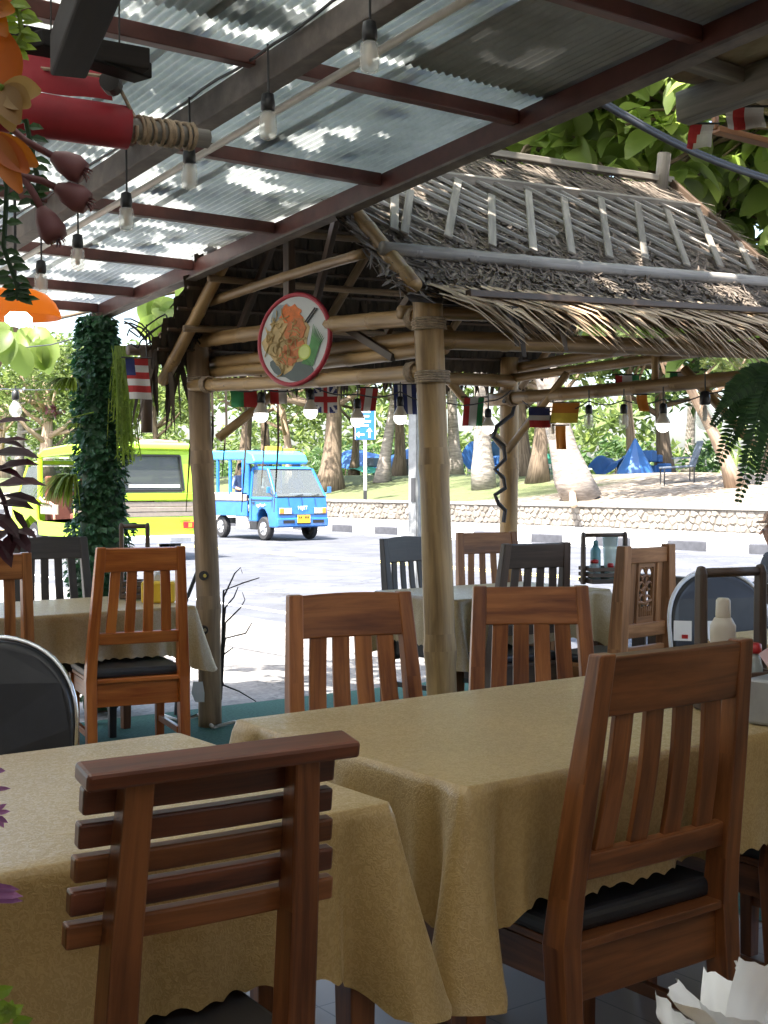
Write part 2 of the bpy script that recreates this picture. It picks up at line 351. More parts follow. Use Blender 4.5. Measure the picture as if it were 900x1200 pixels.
plain('line_yellow', (.62, .50, .16), .7, noise_amt=.25, scale=4); plain('line_white', (.7, .7, .68), .7, noise_amt=.15, scale=4)
plain('kerb_white', (.66, .66, .64), .75, noise_amt=.15, scale=5); plain('kerb_black', (.055, .057, .066), .75, noise_amt=.3, scale=5)
def bank_mat():
    m, nt, bs, out = newmat('park_bank'); c = coords(nt)
    n1 = node(nt, 'ShaderNodeTexNoise'); n1.inputs['Scale'].default_value = .16; n1.inputs['Detail'].default_value = 4; nt.links.new(c, n1.inputs['Vector'])
    n2 = node(nt, 'ShaderNodeTexNoise'); n2.inputs['Scale'].default_value = 4.5; n2.inputs['Detail'].default_value = 6; n2.inputs['Roughness'].default_value = .75; nt.links.new(c, n2.inputs['Vector'])
    g = ramp(nt, [(.3, (.045, .058, .018)), (.7, (.115, .135, .052))]); nt.links.new(n2.outputs[0], g.inputs[0])
    d = ramp(nt, [(.36, (.06, .044, .030)), (.5, (.16, .128, .095)), (.64, (.36, .32, .27))]); nt.links.new(n2.outputs[0], d.inputs[0])
    sp = node(nt, 'ShaderNodeSeparateXYZ'); nt.links.new(c, sp.inputs[0])
    mr = node(nt, 'ShaderNodeMapRange'); mr.inputs[1].default_value = 27; mr.inputs[2].default_value = 34; mr.inputs[3].default_value = .35; mr.inputs[4].default_value = -.28; nt.links.new(sp.outputs[1], mr.inputs[0])
    ad = node(nt, 'ShaderNodeMath', operation='ADD'); nt.links.new(n1.outputs[0], ad.inputs[0]); nt.links.new(mr.outputs[0], ad.inputs[1])
    st = node(nt, 'ShaderNodeMapRange'); st.inputs[1].default_value = .46; st.inputs[2].default_value = .54; nt.links.new(ad.outputs[0], st.inputs[0])
    mx = node(nt, 'ShaderNodeMix', data_type='RGBA'); nt.links.new(st.outputs[0], mx.inputs[0]); nt.links.new(g.outputs[0], mx.inputs[6]); nt.links.new(d.outputs[0], mx.inputs[7])
    nt.links.new(mx.outputs[2], bs.inputs['Base Color']); bs.inputs['Roughness'].default_value = .95; bump(nt, bs, n2.outputs[0], .6, .05)
bank_mat()
def sheet(name, x0, x1, y0, y1, z, mat):
    return struct(MB().quad((x0, y0, z), (x1, y0, z), (x1, y1, z), (x0, y1, z)).build(name, mat, fix=False))
sheet('ground', -600, 900, -600, 900, -.03, 'earth')
sheet('parking_strip', -40, 6.6, -60, 260, -.012, 'concrete_lot')
sheet('road', 6.6, 20.0, -60, 260, -.012, 'asphalt')
sheet('road_edge_line', 7.05, 7.17, -60, 260, -.008, 'line_white')
for x in (12.75, 13.05): sheet('road_centre_line', x, x + .13, -60, 260, -.008, 'line_yellow')
sheet('road_far_edge_line', 19.35, 19.47, -60, 260, -.008, 'line_white')
m, nt, bs, out = newmat('floor_tile')
c = coords(nt); bt = node(nt, 'ShaderNodeTexBrick'); bt.offset = 0; bt.inputs['Scale'].default_value = 3.3; bt.inputs['Brick Width'].default_value = 1; bt.inputs['Row Height'].default_value = 1; bt.inputs['Mortar Size'].default_value = .008
bt.inputs['Color1'].default_value = (.30, .25, .21, 1); bt.inputs['Color2'].default_value = (.26, .22, .185, 1); bt.inputs['Mortar'].default_value = (.12, .11, .10, 1); nt.links.new(c, bt.inputs['Vector']); nt.links.new(bt.outputs[0], bs.inputs['Base Color']); bs.inputs['Roughness'].default_value = .35
mottled('carpet_green', [(.35, (.012, .06, .045)), (.65, (.035, .12, .085))], 60, .95, bmp=.6, bdist=.004)
sheet('tiled_floor', -5.0, 3.25, -3.5, 3.6, -.004, 'floor_tile')
sheet('green_carpet', -5.0, 6.2, 3.6, 6.75, 0.0, 'carpet_green')
sheet('green_carpet', 3.25, 6.2, -3.5, 3.6, 0.0, 'carpet_green')

pv = MB(); pv.box((22.6, 100, .06), (4.86, 320, .14)); struct(pv.build('pavement', 'pavement_mat'))
kerb = bpy.data.objects.new('kerb', None); COL.objects.link(kerb); kerb['kind'] = 'structure'; kerb.location = (20.08, 0, 0)
kb = MB(); kb.box((0, 0, .075), (.17, .985, .21)); kp = kb.build('kerb_block', 'kerb_white', kerb, bevel=.02); kp.location = (0, 12.0, 0)
kme = {'kerb_white': kp.data}; kk = kp.data.copy(); kk.materials.clear(); kk.materials.append(MATS['kerb_black']); kme['kerb_black'] = kk
for i in range(1, 64):
    c = kp.copy(); c.data = kme['kerb_black' if i % 2 else 'kerb_white']; COL.objects.link(c); c.parent = kerb; c.location = (0, 12.0 + i * .99, 0)

# retaining wall of rough stones
asphalt('mortar', (.10, .09, .075), (.20, .18, .155), .95, 9); mottled('stone', [(.3, (.10, .088, .073)), (.55, (.19, .17, .145)), (.75, (.31, .285, .255))], 2.2, .9, vary=.25, bmp=.4, bdist=.01)
wall = thing('stone_wall', 'low rubble stone retaining wall along the far pavement below the grass bank', 'wall', (25.05, 0, 0))
wb = MB(); wb.box((.16, 70, .39), (.26, 150, .54)); wb.build('mortar_core', 'mortar', wall)
wb = MB(); wb.box((.15, 70, .70), (.36, 150, .08)); wb.build('coping', 'pavement_mat', wall, bevel=.02)
def clip(poly, px, py, nx, ny):
    res = []
    for i in range(len(poly)):
        a, b = poly[i], poly[(i + 1) % len(poly)]; da = (a[0] - px) * nx + (a[1] - py) * ny; db = (b[0] - px) * nx + (b[1] - py) * ny
        if da <= 0: res.append(a)
        if da * db < 0: t = da / (da - db); res.append((a[0] + t * (b[0] - a[0]), a[1] + t * (b[1] - a[1])))
    return res
rs = random.Random(5); seeds = {}
NY, NZ, SY, SZ = 330, 3, .215, .178
for j in range(-1, NY + 1):
    for k in range(-1, NZ + 1): seeds[j, k] = (14 + (j + .5 + (k % 2) * .5 + rs.uniform(-.3, .3)) * SY, .13 + (k + .5 + rs.uniform(-.28, .28)) * SZ)
rest = MB()
for j in range(NY):
    for k in range(NZ):
        sx, sz = seeds[j, k]; poly = [(sx - .3, max(.13, sz - .3)), (sx + .3, max(.13, sz - .3)), (sx + .3, min(.655, sz + .3)), (sx - .3, min(.655, sz + .3))]
        for dj in (-2, -1, 0, 1, 2):
            for dk in (-1, 0, 1):
                q = seeds.get((j + dj, k + dk))
                if (dj or dk) and q: poly = clip(poly, (sx + q[0]) / 2, (sz + q[1]) / 2, q[0] - sx, q[1] - sz)
        if len(poly) < 3: continue
        g = [(sx + (a - sx) * .90, sz + (b - sz) * .90) for a, b in poly]; h = [(sx + (a - sx) * .66, sz + (b - sz) * .66) for a, b in poly]; n = len(g); d = rs.uniform(.01, .04)
        vs_ = [(.035, a, b) for a, b in g] + [(.03 - d, a, b) for a, b in h]; fs = [tuple(range(n, 2 * n))] + [(i, (i + 1) % n, n + (i + 1) % n, n + i) for i in range(n)]
        one = MB() if 28 <= sx <= 46 and True else rest
        one.add(vs_, fs)
        if one is not rest: one.build('stone', 'stone', wall)
rest.build('stones', 'stone', wall, kind='stuff')

def bank_h(x, y): return .68 + .95 * smooth01((x - 25.3) / 9.0) + .06 * fbm((x * .3, y * .3, 0)) * smooth01((x - 26) / 3)
bk = MB(); xs = [25.3 + i * .55 for i in range(26)] + [42, 50, 70, 110, 220]; ys = [-40 + i * 1.5 for i in range(150)]
vs_ = [(x, y, bank_h(x, y)) for x in xs for y in ys]; ny = len(ys)
bk.add(vs_, [(i * ny + j, (i + 1) * ny + j, (i + 1) * ny + j + 1, i * ny + j + 1) for i in range(len(xs) - 1) for j in range(ny - 1)])
struct(bk.build('grass_bank', 'park_bank', smooth=True, fix=False))

# ------------------------------------------------------------------ foliage
leafmat('leaf_big', (.10, .15, .035), (.29, .37, .11), .66)
leafmat('leaf_far', (.050, .090, .022), (.21, .26, .085), .45, scale=.5)
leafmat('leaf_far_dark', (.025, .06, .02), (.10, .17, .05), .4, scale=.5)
leafmat('leaf_palm', (.05, .10, .02), (.20, .27, .07), .4)
leafmat('leaf_ivy', (.012, .05, .022), (.045, .13, .05), .25, .5, 5)
leafmat('leaf_lime', (.09, .15, .015), (.26, .36, .06), .4, .5, 5)
leafmat('leaf_fern', (.010, .035, .010), (.04, .09, .025), .3, .5, 5)
leafmat('leaf_burgundy', (.030, .010, .014), (.10, .030, .04), .2, .5, 5)
leafmat('petal_purple', (.16, .05, .14), (.36, .16, .32), .35, .5, 9)
leafmat('petal_pink', (.13, .045, .05), (.27, .12, .12), .3, .5, 9)
leafmat('petal_orange', (.34, .030, .006), (.40, .14, .02), .3, .45, 14)
leafmat('petal_straw', (.22, .11, .03), (.36, .24, .09), .3, .5, 14)
rl = random.Random(3)
def leaf(mb, p, d, nrm, L, W, curl=.15, mi=0):
    """pointed leaf of six corners folded along its midrib"""
    d = d.normalized(); s = d.cross(nrm)
    if s.length < 1e-3: s = d.cross(Vector((.3, .5, .8)))
    s.normalize(); n = s.cross(d).normalized(); w = W / 2
    a = p; b = p + d * L * .35 + n * L * curl * .4; c = p + d * L * .72 + n * L * curl * .35; t = p + d * L - n * L * curl * .3
    up_ = n * W * .12
    mb.add([a, b - s * w + up_, b, b + s * w + up_, c - s * w * .72 + up_, c, c + s * w * .72 + up_, t],
           [(0, 2, 1), (0, 3, 2), (1, 2, 5, 4), (2, 3, 6, 5), (4, 5, 7), (5, 6, 7)], None, mi)
def leaf_hi(mb, p, d, nrm, L, W, curl=.12):
    """broad leaf with a rounded outline, fold and curl"""
    d = d.normalized(); s = d.cross(nrm)
    if s.length < 1e-3: s = d.cross(Vector((.3, .5, .8)))
    s.normalize(); n = s.cross(d).normalized(); vs_ = []; N = 6; cw = rl.uniform(-.1, .25)
    for i in range(N + 1):
        f = i / N; w = W / 2 * (math.sin(math.pi * min(1, f ** .85 * .97 + .015)) ** .75) + .001; c = p + d * L * f + n * L * (curl * math.sin(math.pi * f) - .22 * f * f * cw * 2); e = n * w * (.35 + cw)
        vs_ += [c - s * w + e, c, c + s * w + e]
    mb.add(vs_, [q for i in range(N) for q in ((3 * i, 3 * i + 1, 3 * i + 4, 3 * i + 3), (3 * i + 1, 3 * i + 2, 3 * i + 5, 3 * i + 4))])
def card(mb, p, size):
    """far leaf clump: a bent kite"""
    d = Vector((rl.gauss(0, 1), rl.gauss(0, 1), rl.gauss(0, .6) - .3)).normalized(); s = d.cross(Vector((rl.gauss(0, 1), rl.gauss(0, 1), rl.gauss(0, 1)))).normalized()
    L = size * rl.uniform(.7, 1.4); w = L * rl.uniform(.3, .5); k = d.cross(s) * L * .18
    mb.add([p - d * L / 2, p - s * w / 2 + k, p + d * L / 2, p + s * w / 2 + k], [(0, 1, 2), (0, 2, 3)])
def clump_cloud(mb, clumps, size):
    for c, r, n in clumps:
        for _ in range(n):
            q = Vector((rl.gauss(0, 1), rl.gauss(0, 1), rl.gauss(0, 1))); q = q.normalized() * (rl.random() ** .45)
            card(mb, c + Vector((q.x * r, q.y * r, q.z * r * .72)), size)
def broad_tree(px, x, label, r, h, crown_r, crown_z, bark='bark_brown', lmat='leaf_far', lean=0.0, n=2600, size=.42, nl=9, group=None, y=None, fork=.45):
    base = on_u(px, x) if y is None else Vector((x, y, 0)); base.z = bank_h(base.x, base.y) - .1 if base.x > 25.3 else 0
    t = thing('park_tree', label, 'tree', base, 0, group)
    mb = MB(); ln = rt * lean * h; pts = []; rad = []
    for i in range(7):
        f = i / 6; pts.append(Vector((0, 0, 0)) + ln * f + Vector((.12 * math.sin(f * 5 + px), .12 * math.cos(f * 4 + px), h * f))); rad.append(r * (1.7 if i == 0 else 1.12 if i == 1 else 1) * (1 - .5 * f))
    mb.tube(pts, rad, 9); limbs = []
    for k in range(nl):
        f = rl.uniform(fork, .98); a = rl.uniform(0, 6.28); s = ln * f + Vector((0, 0, h * f)); Lb = crown_r * rl.uniform(.5, .95)
        e = s + Vector((math.cos(a) * Lb, math.sin(a) * Lb, rl.uniform(.3, 1.0) * Lb)); mid = (s + e) / 2 + Vector((rl.uniform(-.3, .3), rl.uniform(-.3, .3), -.12 * Lb))
        mb.tube([s, mid, e], [r * .42, r * .28, r * .1], 6); limbs.append(e)
    mb.build('trunk', bark, t, smooth=True)
    cl = []
    for e in limbs: cl.append((e, crown_r * rl.uniform(.32, .5), n // (nl + 8)))
    for k in range(8):
        a = rl.uniform(0, 6.28); q = rl.random() ** .5 * crown_r; cl.append((ln + Vector((math.cos(a) * q, math.sin(a) * q, crown_z + rl.uniform(-.3, .45) * crown_r)), crown_r * rl.uniform(.28, .5), n // (nl + 8)))
    mb = MB(); clump_cloud(mb, cl, size); mb.build('crown', lmat, t, fix=False)
    return t
def palm_tree(px, x, label, r, h, lean, lift=0.0, group=None, nf=15):
    base = on_u(px, x); base.z = bank_h(base.x, base.y) - .1
    t = thing('palm_tree', label, 'palm tree', base, 0, group)
    mb = MB(); pts, rad = [], []
    for i in range(11):
        f = i / 10; pts.append(rt * (lean * h * (f ** .7)) + Vector((0, 0, h * f))); rad.append(r * (1.5 - .5 * smooth01(f * 3.2)) * (1 - .35 * f) * (1.04 if i % 2 else .97))
    mb.tube(pts, rad, 10); mb.build('trunk', 'bark_palm', t, smooth=True)
    top = pts[-1]; mb = MB()
    for k in range(nf):
        a = k * 2.4; el = rl.uniform(-.1, 1.0); d = Vector((math.cos(a), math.sin(a), 0)); Lf = rl.uniform(2.6, 3.6); rib = []
        for i in range(9):
            f = i / 8; rib.append(top + d * Lf * f * math.cos(el * (1 - f)) + Vector((0, 0, Lf * (math.sin(el) * f * .8 - .75 * f * f))))
        mb.tube(rib, [.035 * (1 - .8 * i / 8) for i in range(9)], 4); sd = d.cross(Vector((0, 0, 1)))
        for i in range(1, 34):
            f = i / 34 * 8; j = min(int(f), 7); p = rib[j].lerp(rib[j + 1], f - j); tn = (rib[j + 1] - rib[j]).normalized()
            for sg in (-1, 1):
                q = (sd * sg + tn * .6 + Vector((0, 0, -.45))).normalized(); ll = .75 * math.sin(math.pi * (.12 + .8 * i / 34)); mb.ribbon([p, p + q * ll * .6, p + q * ll + Vector((0, 0, -.12))], [.05, .045, .008], tn)
    mb.build('crown', 'leaf_palm', t, fix=False)
    return t
G1 = 'broad trees in the park beyond the bank'
broad_tree(24, 33, 'grey slim trunk tree at the far end of the park behind the yellow truck', .34, 7, 4.5, 8, 'bark_palm', n=2600)
broad_tree(55, 34, 'pale pink trunked tree with tangled bare limbs above the yellow truck cab', .5, 6.5, 4.2, 7.5, 'bark_tan', n=2400, nl=16, fork=.15)
broad_tree(3, 40, 'tan trunk tree with low spreading limbs beyond the burgundy leaves', .4, 7, 5, 8, 'bark_tan', n=2600, fork=.2)
broad_tree(118, 38, 'dark park tree standing behind the ivy covered column', .4, 6, 4.6, 7, n=2600)
broad_tree(183, 30, 'light green park tree over the roof of the yellow truck', .22, 4.2, 3.0, 5.0, n=2600, lmat='leaf_far')
broad_tree(288, 31, 'brown trunk tree directly behind the canopy of the blue truck', .32, 6, 3.6, 7, n=2200)
broad_tree(309, 34, 'slender trunk tree behind the roof lamp of the blue truck', .27, 6, 3.4, 7, n=1800)
broad_tree(345, 30, 'leaning pale trunk tree right above the blue truck cab', .2, 5, 3.2, 6.5, 'bark_tan', lean=-.18, n=2000)
broad_tree(389, 29, 'stout flared trunk tree between the blue truck and the road sign', .42, 6, 3.8, 7, n=2400)
broad_tree(415, 36, 'thin trunk tree just left of the blue road sign', .2, 5.5, 3.2, 6.5, n=2000)
broad_tree(451, 31, 'slim tree leaning beside the blue tarpaulin tent', .24, 6, 3.2, 7, 'bark_palm', lean=.1, n=1900)
broad_tree(466, 34, 'brown trunk tree next to the grey steel roadside pole', .25, 6, 3.4, 7, n=1900)
broad_tree(612, 33, 'dark trunk tree beyond the far bamboo post of the gazebo', .26, 5.5, 3.4, 6.5, n=2000)
broad_tree(634, 31, 'dark brown tree standing left of the leaning palm', .28, 6, 3.4, 7, n=2000)
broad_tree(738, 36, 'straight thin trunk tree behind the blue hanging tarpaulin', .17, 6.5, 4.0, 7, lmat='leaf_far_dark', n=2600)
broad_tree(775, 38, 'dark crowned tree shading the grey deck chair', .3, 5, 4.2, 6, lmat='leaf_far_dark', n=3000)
broad_tree(862, 30, 'pale orange forked tree leaning over the leaf covered bank', .2, 4.5, 2.8, 5.6, 'bark_tan', lean=-.45, n=1600, nl=6, fork=.5)
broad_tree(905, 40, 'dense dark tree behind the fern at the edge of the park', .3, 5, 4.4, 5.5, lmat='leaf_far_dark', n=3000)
palm_tree(567, 29.5, 'coconut palm with broad straight grey trunk on the grass bank', .31, 7.5, -.02)
palm_tree(684, 27.5, 'coconut palm with curved flared trunk leaning away from the leaf litter', .40, 7.5, -.24)
palm_tree(535, 36, 'distant coconut palm seen between the near bamboo post and the straight palm', .26, 7, -.05)
palm_tree(805, 44, 'distant coconut palm behind the grey deck chair', .22, 6.0, .05)
# far wood that reads as one mass
fm = MB(); cl = []
for i in range(150):
    y = 20 + i * .95; x = 58 + rl.uniform(-5, 7); cl.append((Vector((x, y, rl.uniform(1.6, 11.5))), rl.uniform(1.6, 2.8), 95))
clump_cloud(fm, cl, .8); o = fm.build('far_wood', 'leaf_far', fix=False, kind='stuff'); tag(o, 'sunlit mass of far green foliage behind the park trees', 'wood')
fm = MB(); cl = []
for i in range(60):
    y = 26 + i * 1.0; x = 46 + rl.uniform(-3, 4); cl.append((Vector((x, y, rl.uniform(1.4, 3.2))), rl.uniform(.7, 1.4), 60))
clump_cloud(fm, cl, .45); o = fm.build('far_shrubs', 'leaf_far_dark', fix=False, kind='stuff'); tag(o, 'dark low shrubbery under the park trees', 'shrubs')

fm = MB(); cl = []
for i in range(110):
    f = i / 110; x, y = (-70 + 100 * f * 1.3, 130 + rl.uniform(-6, 10)) if i % 2 else (-26 + rl.uniform(-4, 3), -10 + 140 * f); cl.append((Vector((x, y, rl.uniform(1.0, 10.0))), rl.uniform(2.4, 4.0), 110))
clump_cloud(fm, cl, 1.0); o = fm.build('road_end_wood', 'leaf_far', fix=False, kind='stuff'); tag(o, 'green wood where the road bends away far behind the yellow truck', 'wood')
# big-leaved tree behind and above the restaurant roof
def big_leaf_tree():
    base = Vector((8.2, 2.2, -.03)); t = thing('sea_almond_tree', 'large leaved tree whose branches hang over the thatched gazebo and tin roof', 'tree', base)
    tr = MB(); tr.tube([V(0, 0, 0), V(-.1, .1, 1.4), V(-.35, .3, 3.2), V(-.6, .6, 5.0)], [.27, .21, .19, .15], 10)
    mb = MB(); L0 = V(-.5, .5, 4.4)
    limbs = []
    def limb(tgt, r=.075):
        tgt = Vector(tgt) - base; mid = (L0 + tgt) / 2 + V(rl.uniform(-.3, .3), rl.uniform(-.3, .3), .55)
        tr.tube([L0 + V(0, 0, rl.uniform(-1.4, .5)), mid, tgt], [r, r * .7, r * .3], 6); limbs.append((mid, tgt))
    # limbs behind the gazebo (seen), over the gazebo, and over the tin roof (its leaf shadows)
    for q in [(7.2, 6.5, 4.2), (7.4, 8.0, 3.6), (6.6, 8.6, 4.4), (7.6, 5.2, 4.0), (6.6, 7.6, 3.6), (8.0, 6.6, 3.3), (8.6, 5.6, 3.3), (7.2, 9.6, 4.6), (6.0, 8.4, 3.9), (9.2, 7.4, 3.9), (8.4, 8.8, 4.4), (7.0, 5.8, 3.6), (8.4, 6.2, 2.9), (9.0, 5.2, 3.6), (8.2, 7.6, 3.0), (9.4, 6.4, 3.2), (7.8, 7.0, 4.8), (6.2, 7.4, 4.4), (8.8, 8.2, 3.4), (9.8, 8.6, 3.2), (7.0, 8.8, 3.2), (6.2, 9.4, 3.6)]: limb(q)
    over = [(2.8, 2.2, 4.3), (1.6, 3.4, 4.4), (2.4, 5.0, 4.2), (.4, 2.0, 4.6), (3.2, 3.4, 4.3), (.2, 4.4, 4.8), (1.4, 6.2, 4.4), (-1.4, 3.2, 5.2), (4.6, 5.4, 4.8), (1.2, .6, 5.0), (3.4, 4.4, 4.6), (2.9, 5.2, 4.6), (1.6, 7.0, 4.3), (2.2, 7.6, 4.6), (1.9, 1.2, 4.4), (.9, 3.0, 4.5), (2.2, 3.9, 4.2), (1.0, 5.2, 4.4), (.3, 2.6, 4.2), (.6, 3.6, 4.2), (.0, 3.9, 4.3), (.9, 1.6, 4.2), (-.3, 5.2, 4.4)]
    for q in over: limb(q, .09)
    for k, (mid, e) in enumerate(limbs):
        seen = k < 22; nb = 23 if seen else 15
        for _ in range(nb):
            f = rl.uniform(.2, 1.05); s = mid.lerp(e, f); a = rl.uniform(0, 6.28); Lb = rl.uniform(.4, 1.1); dz = rl.uniform(-.9, .35) if seen else rl.uniform(-.25, .4)
            tp = s + Vector((math.cos(a) * Lb, math.sin(a) * Lb, dz * Lb)); tr.tube([s, (s + tp) / 2 + V(0, 0, .1), tp], [.022, .016, .008], 5)
            for i in range(12):
                g = rl.uniform(.25, 1.05); p = s.lerp(tp, g); an = rl.uniform(0, 6.28); W_ = rl.uniform(.10, .205) if seen else rl.uniform(.09, .17)
                d = Vector((math.cos(an), math.sin(an), rl.uniform(-1.6, .1))); leaf_hi(mb, p, d, Vector((rl.gauss(0, .7), rl.gauss(0, .7), 1)), W_ * rl.uniform(1.3, 1.7), W_, .1)
    tr.build('trunk', 'bark_brown', t, smooth=True); mb.build('crown', 'leaf_big', t, fix=False, smooth=True)
big_leaf_tree()
# ------------------------------------------------------------------ corrugated roof over the dining terrace
def corr_mat(name, a, b, trans, rough):
    m, nt, bs, out = newmat(name); c = coords(nt)
    n1 = node(nt, 'ShaderNodeTexNoise'); n1.inputs['Scale'].default_value = 2.2; n1.inputs['Detail'].default_value = 7; n1.inputs['Roughness'].default_value = .7; nt.links.new(c, n1.inputs['Vector'])
    r = ramp(nt, [(.34, a), (.62, b)]); nt.links.new(n1.outputs[0], r.inputs[0]); nt.links.new(r.outputs[0], bs.inputs['Base Color']); bs.inputs['Roughness'].default_value = rough
    if trans:
        t = node(nt, 'ShaderNodeBsdfTranslucent'); nt.links.new(r.outputs[0], t.inputs[0]); mx = node(nt, 'ShaderNodeMixShader'); mx.inputs[0].default_value = trans
        nt.links.new(bs.outputs[0], mx.inputs[1]); nt.links.new(t.outputs[0], mx.inputs[2]); nt.links.new(mx.outputs[0], out.inputs[0])
corr_mat('sheet_clear', (.31, .325, .325), (.56, .58, .575), .52, .7)
corr_mat('sheet_dull', (.25, .26, .255), (.42, .43, .42), .34, .7)
corr_mat('sheet_zinc', (.19, .19, .18), (.33, .33, .32), 0.04, .5)
RS = .083
def roof_z(y): return 2.345 + RS * (7.0 - y)           # underside of the sheets
mottled('litter_brown', [(.3, (.055, .040, .030)), (.7, (.24, .19, .15))], 6, .9)
roof = thing('corrugated_roof', 'flat lean-to roof of translucent corrugated sheets on brown steel beams and purlins', 'roof')
def corr_sheet(x0, x1, y0, y1, mat, lift=0.0):
    mb = MB(); P = .034; n = int((x1 - x0) / P * 6); rows = 5; vs_ = []
    for j in range(rows):
        y = y0 + (y1 - y0) * j / (rows - 1)
        for i in range(n + 1):
            x = x0 + (x1 - x0) * i / n; vs_.append((x, y, roof_z(y) + .03 + lift + .0068 * math.sin(2 * math.pi * x / P) + .006 * fbm((x * 1.3, y * 1.3, 3))))
    w = n + 1; mb.add(vs_, [(j * w + i, j * w + i + 1, (j + 1) * w + i + 1, (j + 1) * w + i) for j in range(rows - 1) for i in range(n)])
    return mb.build('corrugated_sheet', mat, roof, smooth=True, fix=False)
ysegs = [(-3.4, -1.4), (-1.5, .9), (.8, 3.35), (3.2, 5.3), (5.15, 7.12)]
xs_ = [3.36, 2.62, 1.88, 1.14, .40, -.34, -1.08, -1.82, -2.56, -3.30, -4.04]
for i in range(len(xs_) - 1):
    for j, (a, b) in enumerate(ysegs):
        if i == 0 and j <= 2: mt = 'sheet_zinc'
        elif (i + 2 * j) % 5 == 0 and i > 1: mt = 'sheet_dull'
        else: mt = 'sheet_clear'
        if i > 5: mt = 'sheet_zinc'
        elif i > 3 or (j <= 1 and i > 0): mt = 'sheet_dull' if j else 'sheet_zinc'
        corr_sheet(xs_[i + 1] - .05, xs_[i], a, b, mt, lift=.006 * (j % 2) + .004 * (i % 2))
rq = random.Random(77); fl = MB()
for _ in range(220):
    x, y = rq.uniform(-.3, 3.3), rq.uniform(.9, 7.0); a = rq.uniform(0, 6.28); L, w = rq.uniform(.04, .10), rq.uniform(.025, .06); z = roof_z(y) + .056; d = V(math.cos(a), math.sin(a), 0); s = V(-math.sin(a), math.cos(a), 0); p = V(x, y, z)
    fl.add([p - d * L, p - s * w + V(0, 0, .006), p + d * L, p + s * w + V(0, 0, .004)], [(0, 1, 2), (0, 2, 3)])
fl.build('fallen_leaves', 'litter_brown', roof, fix=False, kind='stuff')
def beam(x, w, h, mat, y0=-3.4, y1=7.1, name='beam', drop=0.0):
    mb = MB(); mb.bar((x, y0, roof_z(y0) - h / 2 - drop), (x, y1, roof_z(y1) - h / 2 - drop), w, h); return mb.build(name, mat, roof, bevel=.004)
beam(3.18, .05, .075, 'beam_red', drop=-.012); beam(2.10, .07, .09, 'beam_grey', drop=.02); beam(-.6, .10, .13, 'beam_grey', drop=.02); beam(-3.2, .10, .13, 'beam_grey', drop=.02)
mb = MB(); mb.bar((3.18, -3.4, roof_z(-3.4) - .069), (3.18, 7.1, roof_z(7.1) - .069), .062, .010); mb.build('beam_flange', 'beam_grey', roof)
mb = MB(); mb.tube([(2.19, -1.5, roof_z(-1.5) - .13), (2.19, 2.6, roof_z(2.6) - .135), (2.185, 6.9, roof_z(6.9) - .12)], .0125, 8); mb.build('conduit', 'pvc', roof, smooth=True)
for y in (-2.3, -.7, .98, 1.80, 2.64, 3.46, 4.28, 5.10, 5.88, 6.56, 7.02):
    mb = MB(); mb.bar((-4.0, y, roof_z(y) - .012), (3.15, y, roof_z(y) - .012), .045, .05); mb.build('purlin', 'beam_red', roof, bevel=.003)
# posts that carry the roof; the near right one of the row is the ivy column
for x, y in ((-.6, 6.9), (-3.2, 6.9), (-3.2, 2.2), (-3.2, -2.8), (3.18, -2.8), (-.6, -2.8)):
    mb = MB(); mb.box((x, y, roof_z(y) / 2 - .06), (.09, .09, roof_z(y) - .12)); mb.build('post', 'beam_grey', roof, bevel=.004)
# torn edge strip and overhang of old sheeting on the right
o = MB(); vs_ = []
for j in range(9):
    y = -3.0 + 5.95 * j / 8
    for i in range(9): x = 3.24 + 1.5 * i / 8; vs_.append((x, y, 2.70 - .03 * (x - 3.2) + .02 * math.sin(x * 14) + RS * .5 * (2.95 - y)))
o.add(vs_, [(j * 9 + i, j * 9 + i + 1, j * 9 + i + 10, j * 9 + i + 9) for j in range(8) for i in range(8)])
old = thing('rusty_overhang', 'stained old sheet metal overhang to the right of the brown roof beam', 'roof')
o.build('sheet', 'rust_sheet', old, fix=False)
for y in (1.7, 2.75):
    mb = MB(); mb.bar((3.22, y, 2.655 + RS * .5 * (2.95 - y)), (4.7, y, 2.62 + RS * .5 * (2.95 - y)), .06, .045); mb.build('batten', 'batten_grey', old, bevel=.004)
e = onx(800, 128, 3.52)
wbm = MB(); wbm.bar((3.52, e.y, e.z), (3.52, -3.0, e.z + .33), .075, .105); tag(wbm.build('weathered_beam', 'wood_grey', bevel=.005), 'thick weathered grey timber beam end under the rusty overhang', 'beam')
a, b = onx(838, 152, 3.75), onx(1010, 195, 4.5)
wbm = MB(); wbm.bar(a, b, .05, .022); wbm.bar(a + V(0, 0, .0), V(a.x, a.y, 2.68), .02, .02); wbm.bar(b, V(b.x, b.y, 2.68), .02, .02); tag(wbm.build('pale_batten', 'teak_pale', bevel=.003), 'thin pale wooden strip carrying small flags below the weathered beam', 'batten')

